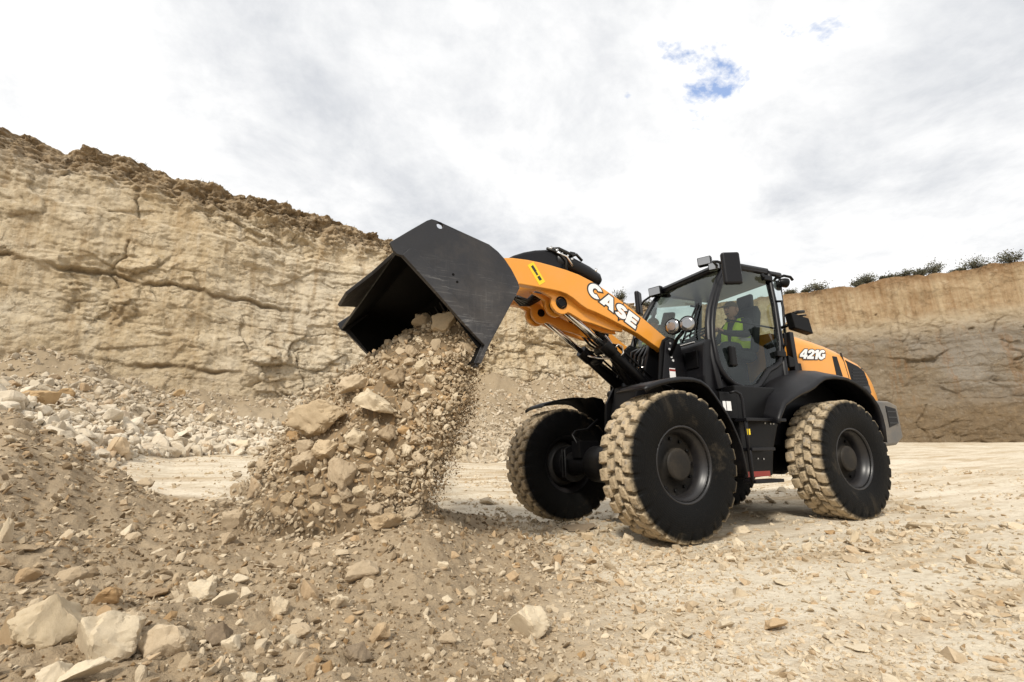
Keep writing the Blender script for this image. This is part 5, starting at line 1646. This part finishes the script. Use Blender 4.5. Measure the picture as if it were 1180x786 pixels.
# hands: palm, four fingers and a thumb closed round the steering wheel rim
for s in (1, -1):
    hb = MB()
    c = np.array(dp(.47, s * .13, 2.315))
    hb.obox(c, (.04, 0, .012), (0, .038, 0), (-.004, 0, .014))
    for k in range(4):
        y0 = (k - 1.5) * .020; ln = (.9, 1.0, .96, .78)[k]
        a = c + np.array([.035, y0, .014])
        hb.tube([a, a + np.array([.032 * ln, 0, .006]), a + np.array([.05 * ln, 0, -.018]), a + np.array([.034 * ln, 0, -.038])], [.010, .0095, .009, .008], 8)
    a = c + np.array([-.01, -s * .036, .0])
    hb.tube([a, a + np.array([.03, -s * .016, -.008]), a + np.array([.052, -s * .006, -.026])], [.012, .011, .009], 8)
    hb.build('hand', M['skin'], driver, bevel=.006)

# ------------------------------------------------------------------ rock pouring out of the bucket
def build_pour():
    back = np.array([(1.84, 2.02), (1.83, 1.94), (1.93, 1.76), (2.06, 1.50), (2.10, 1.42), (2.04, 1.24), (2.14, 1.04), (2.24, .84), (2.34, .64), (2.42, .45), (2.46, .20)])
    front = np.array([(1.88, 2.06), (2.06, 2.03), (2.22, 1.96), (2.42, 1.83), (2.62, 1.66), (2.84, 1.45), (3.03, 1.24), (3.22, 1.02), (3.36, .78), (3.46, .52), (3.54, .20)])
    n = 60
    def resamp(p, n):
        d = np.concatenate([[0], np.cumsum(np.linalg.norm(np.diff(p, axis=0), axis=1))]); q = np.linspace(0, d[-1], n)
        return np.stack([np.interp(q, d, p[:, 0]), np.interp(q, d, p[:, 1])], 1)
    B, Fr = resamp(back, n), resamp(front, n)
    ny = 64
    vv = np.linspace(-1, 1, ny)
    V = []
    nin = 10
    for v in vv:
        yc = np.interp(np.linspace(0, 1, n), [0, .35, .7, 1], [.0, -.02, -.04, -.06]); hw = np.interp(np.linspace(0, 1, n), [0, .3, .6, 1], [1.05, 1.03, 1.0, 1.02])
        rnd = max(1 - abs(v) ** 5, 0.02)
        low = np.interp(v, [-1, 0, .5, 1], [1.0, 1.0, .93, .70])            # the near side of the fall reaches less far
        fr = B + (Fr - B) * (low * (.25 + .75 * rnd))
        y = yc + v * hw
        loop = np.concatenate([np.stack([fr[:, 0], y, fr[:, 1]], 1), np.stack([B[::-1, 0], y[::-1], B[::-1, 1]], 1)])
        V.append(loop)
    V = np.array(V)
    m = V.shape[1]
    # outward lumps
    nx = V.copy()
    c = V.mean(1, keepdims=True)
    dirn = V - c; dirn /= np.linalg.norm(dirn, axis=2, keepdims=True) + 1e-9
    am = .085 * fbm(V[..., 0] * 3.2, V[..., 1] * 3.2, V[..., 2] * 3.2, 4, .6) + .03 * np.maximum(fbm(V[..., 0] * 9, V[..., 1] * 9, V[..., 2] * 9, 2), 0)
    inb = sstep(1.30, 1.6, V[..., 2])
    am = am * (1 - .4 * inb)
    V = V + dirn * am[..., None] - .02 * dirn
    ii, jj = np.meshgrid(np.arange(ny - 1), np.arange(m), indexing='ij')
    j2 = (jj + 1) % m
    F = np.stack([ii * m + jj, (ii + 1) * m + jj, (ii + 1) * m + j2, ii * m + j2], -1).reshape(-1, 4)
    P = V.reshape(-1, 3)
    # turn with the front frame
    ca, sa = cos(ART), sin(ART)
    x = P[:, 0] - PX; P = np.stack([ca * x - sa * P[:, 1] + PX, sa * x + ca * P[:, 1], P[:, 2]], 1)
    caps = []
    c0 = len(P); P = np.vstack([P, P[:m].mean(0), P[(ny - 1) * m:ny * m].mean(0)])
    ia = np.arange(m)
    F3 = np.concatenate([np.stack([np.full(m, c0), ia, (ia + 1) % m], 1), np.stack([np.full(m, c0 + 1), (ny - 1) * m + (ia + 1) % m, (ny - 1) * m + ia], 1)])
    me = mesh_np('falling_dirt', P, F, F3, M['dirt'], True, {'tint': np.clip(.35 + .9 * fbm(P[:, 0] * 2, P[:, 1] * 2, P[:, 2] * 2, 3), 0, 1)})
    o = link('falling_dirt', me, kind='stuff'); o['label'] = 'mass of brown earth sliding out of the tipped bucket'; o['category'] = 'earth'
    return BVHTree.FromPolygons(P.tolist(), F.tolist() + F3.tolist()), P[:c0].reshape(ny, m, 3), n


PBVH, PV, PN = build_pour()
POUR = [
    (432, 472, 54, 42, 'stone_pale', 'big flat pale slab in the middle of the rock fall', 7, 0.1),
    (454, 436, 33, 30, 'stone', 'beige triangular rock just above the big slab in the fall', 0, 0.1),
    (411, 444, 38, 26, 'stone', 'long tan boulder at the upper left of the falling rock', 4, 0.1),
    (373, 484, 66, 46, 'stone_dirty', 'largest dirty brown boulder left of the flat slab', 4, 0.1),
    (311, 506, 40, 44, 'stone_dirty', 'rounded brown boulder at the far left of the rock fall', 4, 0.1),
    (397, 544, 32, 46, 'stone', 'tall buff rock low in the middle of the fall', 1, 0.1),
    (411, 506, 24, 26, 'stone_pale', 'pale cube shaped rock below the big slab', 1, 0.1),
    (445, 501, 26, 28, 'stone', 'beige wedge under the right end of the big slab', 0, 0.1),
    (497, 440, 14, 20, 'stone_pale', 'white diamond shaped stone near the right of the fall', 5, 0.1),
    (488, 424, 17, 18, 'stone_pale', 'pale stone above the white diamond shaped one', 4, 0.1),
    (514, 376, 40, 30, 'stone_dirty', 'tan block sitting in the bucket against its side plate', 1, 0.2),
    (487, 374, 22, 24, 'stone', 'beige rock at the top of the load inside the bucket', 4, 0.2),
    (353, 537, 32, 30, 'stone', 'tan rock in the lower left of the fall', 4, 0.1),
    (377, 520, 30, 26, 'stone_pale', 'pale rounded rock left of the cube shaped one', 4, 0.1),
    (354, 516, 26, 20, 'stone', 'long beige rock left of the pale rounded one', 3, 0.1),
    (416, 566, 20, 13, 'stone_pale', 'small pale rock at the foot of the fall', 4, 0.1),
    (476, 407, 18, 18, 'stone', 'beige rock under the bucket opening', 1, 0.1),
    (519, 412, 12, 12, 'stone', 'small round rock beside the bucket cutting edge', 4, 0.1),
    (466, 394, 13, 18, 'stone', 'narrow upright rock in the bucket mouth', 5, 0.1),
    (337, 484, 22, 24, 'stone_dirty', 'brown rock on the upper left rim of the fall', 0, 0.1),
    (433, 404, 18, 18, 'stone_dirty', 'brown rock at the far corner of the bucket mouth', 0, 0.1),
    (504, 398, 14, 18, 'stone', 'tall beige rock in front of the side plate', 5, 0.1),
    (477, 510, 16, 14, 'stone', 'beige rock at the dusty right edge of the fall', 4, 0.1),
    (449, 566, 18, 14, 'stone_dirty', 'brown rock low on the right of the fall', 4, 0.1),
    (320, 470, 24, 20, 'stone_dirty', 'dull brown rock at the left crest of the fall', 4, 0.1),
    (470, 470, 18, 16, 'stone', 'tan rock right of the big flat slab', 3, 0.1),
]
ptk = []


def put_fall(px, py, w, h, mat, label, k, sink, group=None):
    loc, nrm, dist, d = ghit(px, py, PBVH)
    if loc is None: return None
    if nrm @ d > 0: nrm = -nrm
    dep = dist * (d @ Vector(fw))
    s = w * dep / FPX / 2; sh = h * dep / FPX / 2
    o = link('falling_rock', mesh_for(mat, k), label=label, cat='rock', group=group)
    fl = ROCK_SHAPES[k % 8]
    # broad side toward the open front of the fall
    zax = (nrm * .6 - d * .6 + Vector((random.uniform(-.25, .25), random.uniform(-.25, .25), random.uniform(-.1, .3)))).normalized()
    xax = Vector((rt[0], rt[1], random.uniform(-.5, .5))); xax = (xax - zax * (xax @ zax)).normalized()
    yax = zax.cross(xax)
    Rm = Matrix((xax, yax, zax)).transposed()
    o.rotation_euler = Rm.to_euler()
    o.scale = (s * 1.18, sh * 1.18 / fl[1], min(s, sh) * 1.15 / max(fl[2], .5))
    o.location = loc + nrm * min(s, sh) * (.42 - sink)
    return o


for q in POUR:
    put_fall(*q[:5], q[5], q[6], q[7]); ptk.append((q[0], q[1], q[2]))
rs = np.random.default_rng(99)
cnt = tries = 0
while cnt < 130 and tries < 9000:
    tries += 1
    px, py = rs.uniform(296, 556), rs.uniform(356, 592)
    loc, nrm, dist, d = ghit(px, py, PBVH)
    if loc is None: continue
    w = float(np.clip(np.exp(rs.normal(np.log(18.5), .42)), 8, 40)) * (.62 if px > 470 and py > 420 else 1)
    if any((px - a) ** 2 + (py - b) ** 2 < (c * .40 + w * .38) ** 2 for a, b, c in ptk): continue
    m_ = str(rs.choice(['stone', 'stone_pale', 'stone_dirty', 'stone_ochre'], p=[.42, .24, .26, .08]))
    put_fall(px, py, w, w * rs.uniform(.6, 1), m_, 'small beige lump of limestone tumbling in the rock fall', int(rs.integers(0, 8)), .12, 'small rocks tumbling in the rock fall')
    ptk.append((px, py, w)); cnt += 1


def build_fall_bits():
    """gravel riding on the fall and the curtain of grit at its trailing edge"""
    r = np.random.default_rng(55)
    n = 8500
    ny, m, _ = PV.shape
    a = r.uniform(0, ny - 1.001, n); b = r.uniform(0, PN * 1.0 - 1, n)
    ia, ib = a.astype(int), b.astype(int); fa, fb = (a - ia)[:, None], (b - ib)[:, None]
    P = (PV[ia, ib] * (1 - fa) + PV[ia + 1, ib] * fa) * (1 - fb) + (PV[ia, ib + 1] * (1 - fa) + PV[ia + 1, ib + 1] * fa) * fb
    P = P + r.normal(0, .012, P.shape)
    # near end face
    n2 = 5000
    fr = PV[ny - 3:ny, :PN]; bk_ = PV[ny - 3:ny, :PN - 1:-1]
    k = r.integers(0, PN, n2); w = r.uniform(0, 1, (n2, 1)); q = r.integers(0, 3, n2)
    P2 = fr[q, k] * w + bk_[q, k] * (1 - w); P2 = P2 + r.normal(0, .02, P2.shape); P2[:, 1] += np.abs(r.normal(0, .02, n2))
    P = np.vstack([P, P2])
    size = np.clip(np.exp(r.normal(np.log(.017), .55, len(P))), .006, .042)
    # loose pieces thrown clear of the front of the fall
    n4 = 700
    a4 = r.integers(0, ny, n4); b4 = (PN * r.uniform(.45, .97, n4)).astype(int)
    P4 = PV[a4, b4] + np.stack([np.abs(r.normal(.03, .07, n4)), r.normal(0, .05, n4), np.abs(r.normal(.02, .05, n4))], 1)
    P = np.vstack([P, P4])
    size = np.concatenate([size, np.clip(np.exp(r.normal(np.log(.018), .5, n4)), .006, .05)])
    scatter('falling_gravel', MID, P, size[:, None] * np.stack([np.ones(len(P)), r.uniform(.6, 1, len(P)), r.uniform(.5, .9, len(P))], 1), M['gravel'], r, None,
            r.uniform(0, .9, len(P)), 'small brown gravel tumbling with the rock fall', 'gravel')
    # grit thrown clear behind the fall
    n3 = 15000
    k = (PN * r.uniform(.18, 1, n3)).astype(int) % PN
    q = ny - 1 - (ny * np.abs(r.normal(0, .16, n3))).astype(int) % ny
    P = PV[q, m - 1 - k] + np.stack([-np.abs(r.normal(0, .062, n3)), r.normal(.02, .06, n3), r.normal(0, .06, n3)], 1)
    size = np.clip(np.exp(r.normal(np.log(.0046), .6, n3)), .002, .024)
    scatter('falling_grit', LOW[:4], P, size, M['dirt'], r, None, r.uniform(.4, 1, n3), 'fine brown grit raining down behind the rock fall', 'grit')


build_fall_bits()


def dust_mat():
    m = bpy.data.materials.new('drifting_dust'); m.use_nodes = True
    m.node_tree.nodes.clear(); t = NT(m.node_tree)
    co = t.n('ShaderNodeTexCoord').outputs['Object']
    ln = t.n('ShaderNodeVectorMath', operation='LENGTH', ins={0: co}).outputs['Value']
    geo = t.n('ShaderNodeNewGeometry').outputs['Position']
    mp = t.n('ShaderNodeMapping', ins={0: geo}); mp.inputs['Scale'].default_value = (1, 1, .45)
    n = t.ramp(t.noise(mp.outputs[0], 4.0, 4, 0.6, 0.3), 0.36, 0.66)
    den = t.math('MULTIPLY', t.math('MULTIPLY', t.ramp(ln, 1.0, 0.35), n), 1.7)
    v = t.n('ShaderNodeVolumePrincipled', ins={'Color': (0.80, 0.66, 0.48), 'Density': den, 'Anisotropy': 0.2})
    t.n('ShaderNodeOutputMaterial', ins={1: v.outputs[0]})
    return m


DUSTM = dust_mat()
for c, rd, rot in (((2.22, .78, .86), (.30, .42, .66), -.25), ((2.75, .25, .42), (1.05, 1.2, .42), 0)):
    db = MB(); ell(db, (0, 0, 0), (1, 1, 1), 24, 14)
    do = db.build('dust', DUSTM, kind='stuff', label='thin tan dust drifting round the foot of the rock fall', cat='dust')
    do.location = c; do.scale = rd; do.rotation_euler = (0, rot, 0)

# ------------------------------------------------------------------ shrubs on the rims
def shrub(p, hgt, wid, seed, label):
    r = np.random.default_rng(seed)
    hgt *= .68; wid *= .72
    root = link('shrub', None, loc=p, label=label, cat='shrub', group='shrubs along the quarry rim')
    stx = MB()
    tips = []
    for k in range(9):
        a = r.uniform(0, 2 * pi); e = np.array([cos(a) * wid * r.uniform(.2, .5), sin(a) * wid * r.uniform(.2, .5), hgt * r.uniform(.55, .95)])
        stx.tube([(0, 0, -.2), e * .45 + r.normal(0, .03, 3), e], [.03, .018, .006], 5); tips.append(e)
    stx.build('stem', M['bark'], root)
    n = 900
    t = np.array(tips)[r.integers(0, 9, n)] * r.uniform(.35, 1.05, (n, 1)) + r.normal(0, 1, (n, 3)) * np.array([wid * .13, wid * .13, hgt * .09])
    t[:, 2] = np.abs(t[:, 2]) * r.uniform(.35, 1.0, n)
    s = r.uniform(.025, .06, n)
    Rm = rand_rot(n, r)
    quad = np.array([(-1, -.5, 0), (1, -.5, 0), (1, .5, .1), (-1, .5, .1)])
    V = np.einsum('nij,vj->nvi', Rm, quad) * s[:, None, None] + t[:, None, :]
    me = mesh_np('foliage', V.reshape(-1, 3), np.arange(4 * n).reshape(-1, 4), None, M['leaf'])
    link('foliage', me, root)


def rim_point(px, top, back=.5):
    """point on the rim under a picture column"""
    d = top[:, :2] - CAM[:2]
    t = d @ FH[:2]; s = d @ RH[:2]
    col = 590 + FPX * s / np.maximum(t * .9726 + (top[:, 2] - CAM[2]) * .2325, .1)
    i = np.argmin(np.abs(np.where(t > 1, col, 1e9) - px))
    return top[i]


SH = [(912, .7, 1.5, 'low grey shrub on the rim just right of the cab roof'),
      (931, .5, .9, 'tiny tuft between the cab and the first big shrub on the rim'),
      (948, 1.25, 2.5, 'broad dark shrub second from the cab on the quarry rim'),
      (989, 1.0, 1.2, 'left shrub of the close pair on the quarry rim'),
      (1002, 1.35, 1.9, 'right and taller shrub of the close pair on the quarry rim'),
      (1024, .45, 1.1, 'tiny bush low on the rim right of the close pair'),
      (1042, .8, 2.2, 'low spreading shrub in the middle of the quarry rim'),
      (1064, 1.0, 1.1, 'small round shrub left of the spiky one on the rim'),
      (1080, 1.6, 1.7, 'taller spiky shrub right of the middle of the rim'),
      (1108, .4, 1.2, 'tiny scrub on the rim between the spiky shrub and the broad one'),
      (1131, 1.3, 2.8, 'broad low shrub towards the right of the rim'),
      (1172, 1.5, 2.4, 'large shrub on the rim cut by the right edge of the picture')]
for i, (px, h_, w_, lab) in enumerate(SH):
    p = rim_point(px, topR); shrub((p[0] - nR[0] * .4, p[1] - nR[1] * .4, p[2] + .05), h_, w_, 500 + i, lab)
p = rim_point(719, topL); shrub((p[0] - nL[0] * .4, p[1] - nL[1] * .4, p[2] + .05), 1.7, 1.8, 530, 'small shrub on the cliff rim seen above the lift arm')
p = rim_point(752, topL); shrub((p[0] - nL[0] * .4, p[1] - nL[1] * .4, p[2] + .05), 1.2, 1.8, 531, 'brownish shrub on the cliff rim behind the far mirror')


def rim_grass():
    """dry scrub fringing both rims"""
    r = np.random.default_rng(91)
    V, F = [], []
    for top, nr_, n in ((topR, nR, 2600), (topL, nL, 1500)):
        i = r.uniform(0, len(top) - 1.01, n); i0 = i.astype(int); f = (i - i0)[:, None]
        p = top[i0] * (1 - f) + top[i0 + 1] * f
        k = fbm(p[:, 0] * .5, p[:, 1] * .5, 3.3, 3) > -.05
        p = p[k]; m = len(p)
        p[:, :2] -= nr_ * np.abs(r.normal(0, .35, (m, 1))); p[:, 2] -= .03
        h = r.uniform(.06, .24, m); a = r.uniform(0, 2 * pi, m); w = r.uniform(.01, .025, m)
        lean = r.normal(0, .08, (m, 2))
        dx = np.stack([np.cos(a) * w, np.sin(a) * w, np.zeros(m)], 1)
        tip = p + np.concatenate([lean, h[:, None]], 1)
        b = sum(len(q) for q in V)
        V.append(np.stack([p - dx, p + dx, tip], 1).reshape(-1, 3)); F.append(np.arange(3 * m).reshape(-1, 3) + b)
    o = link('rim_grass', mesh_np('rim_grass', np.vstack(V), None, np.vstack(F), M['leaf']), kind='stuff')
    o['label'] = 'thin dry grass fringing the quarry rim'; o['category'] = 'grass'


rim_grass()
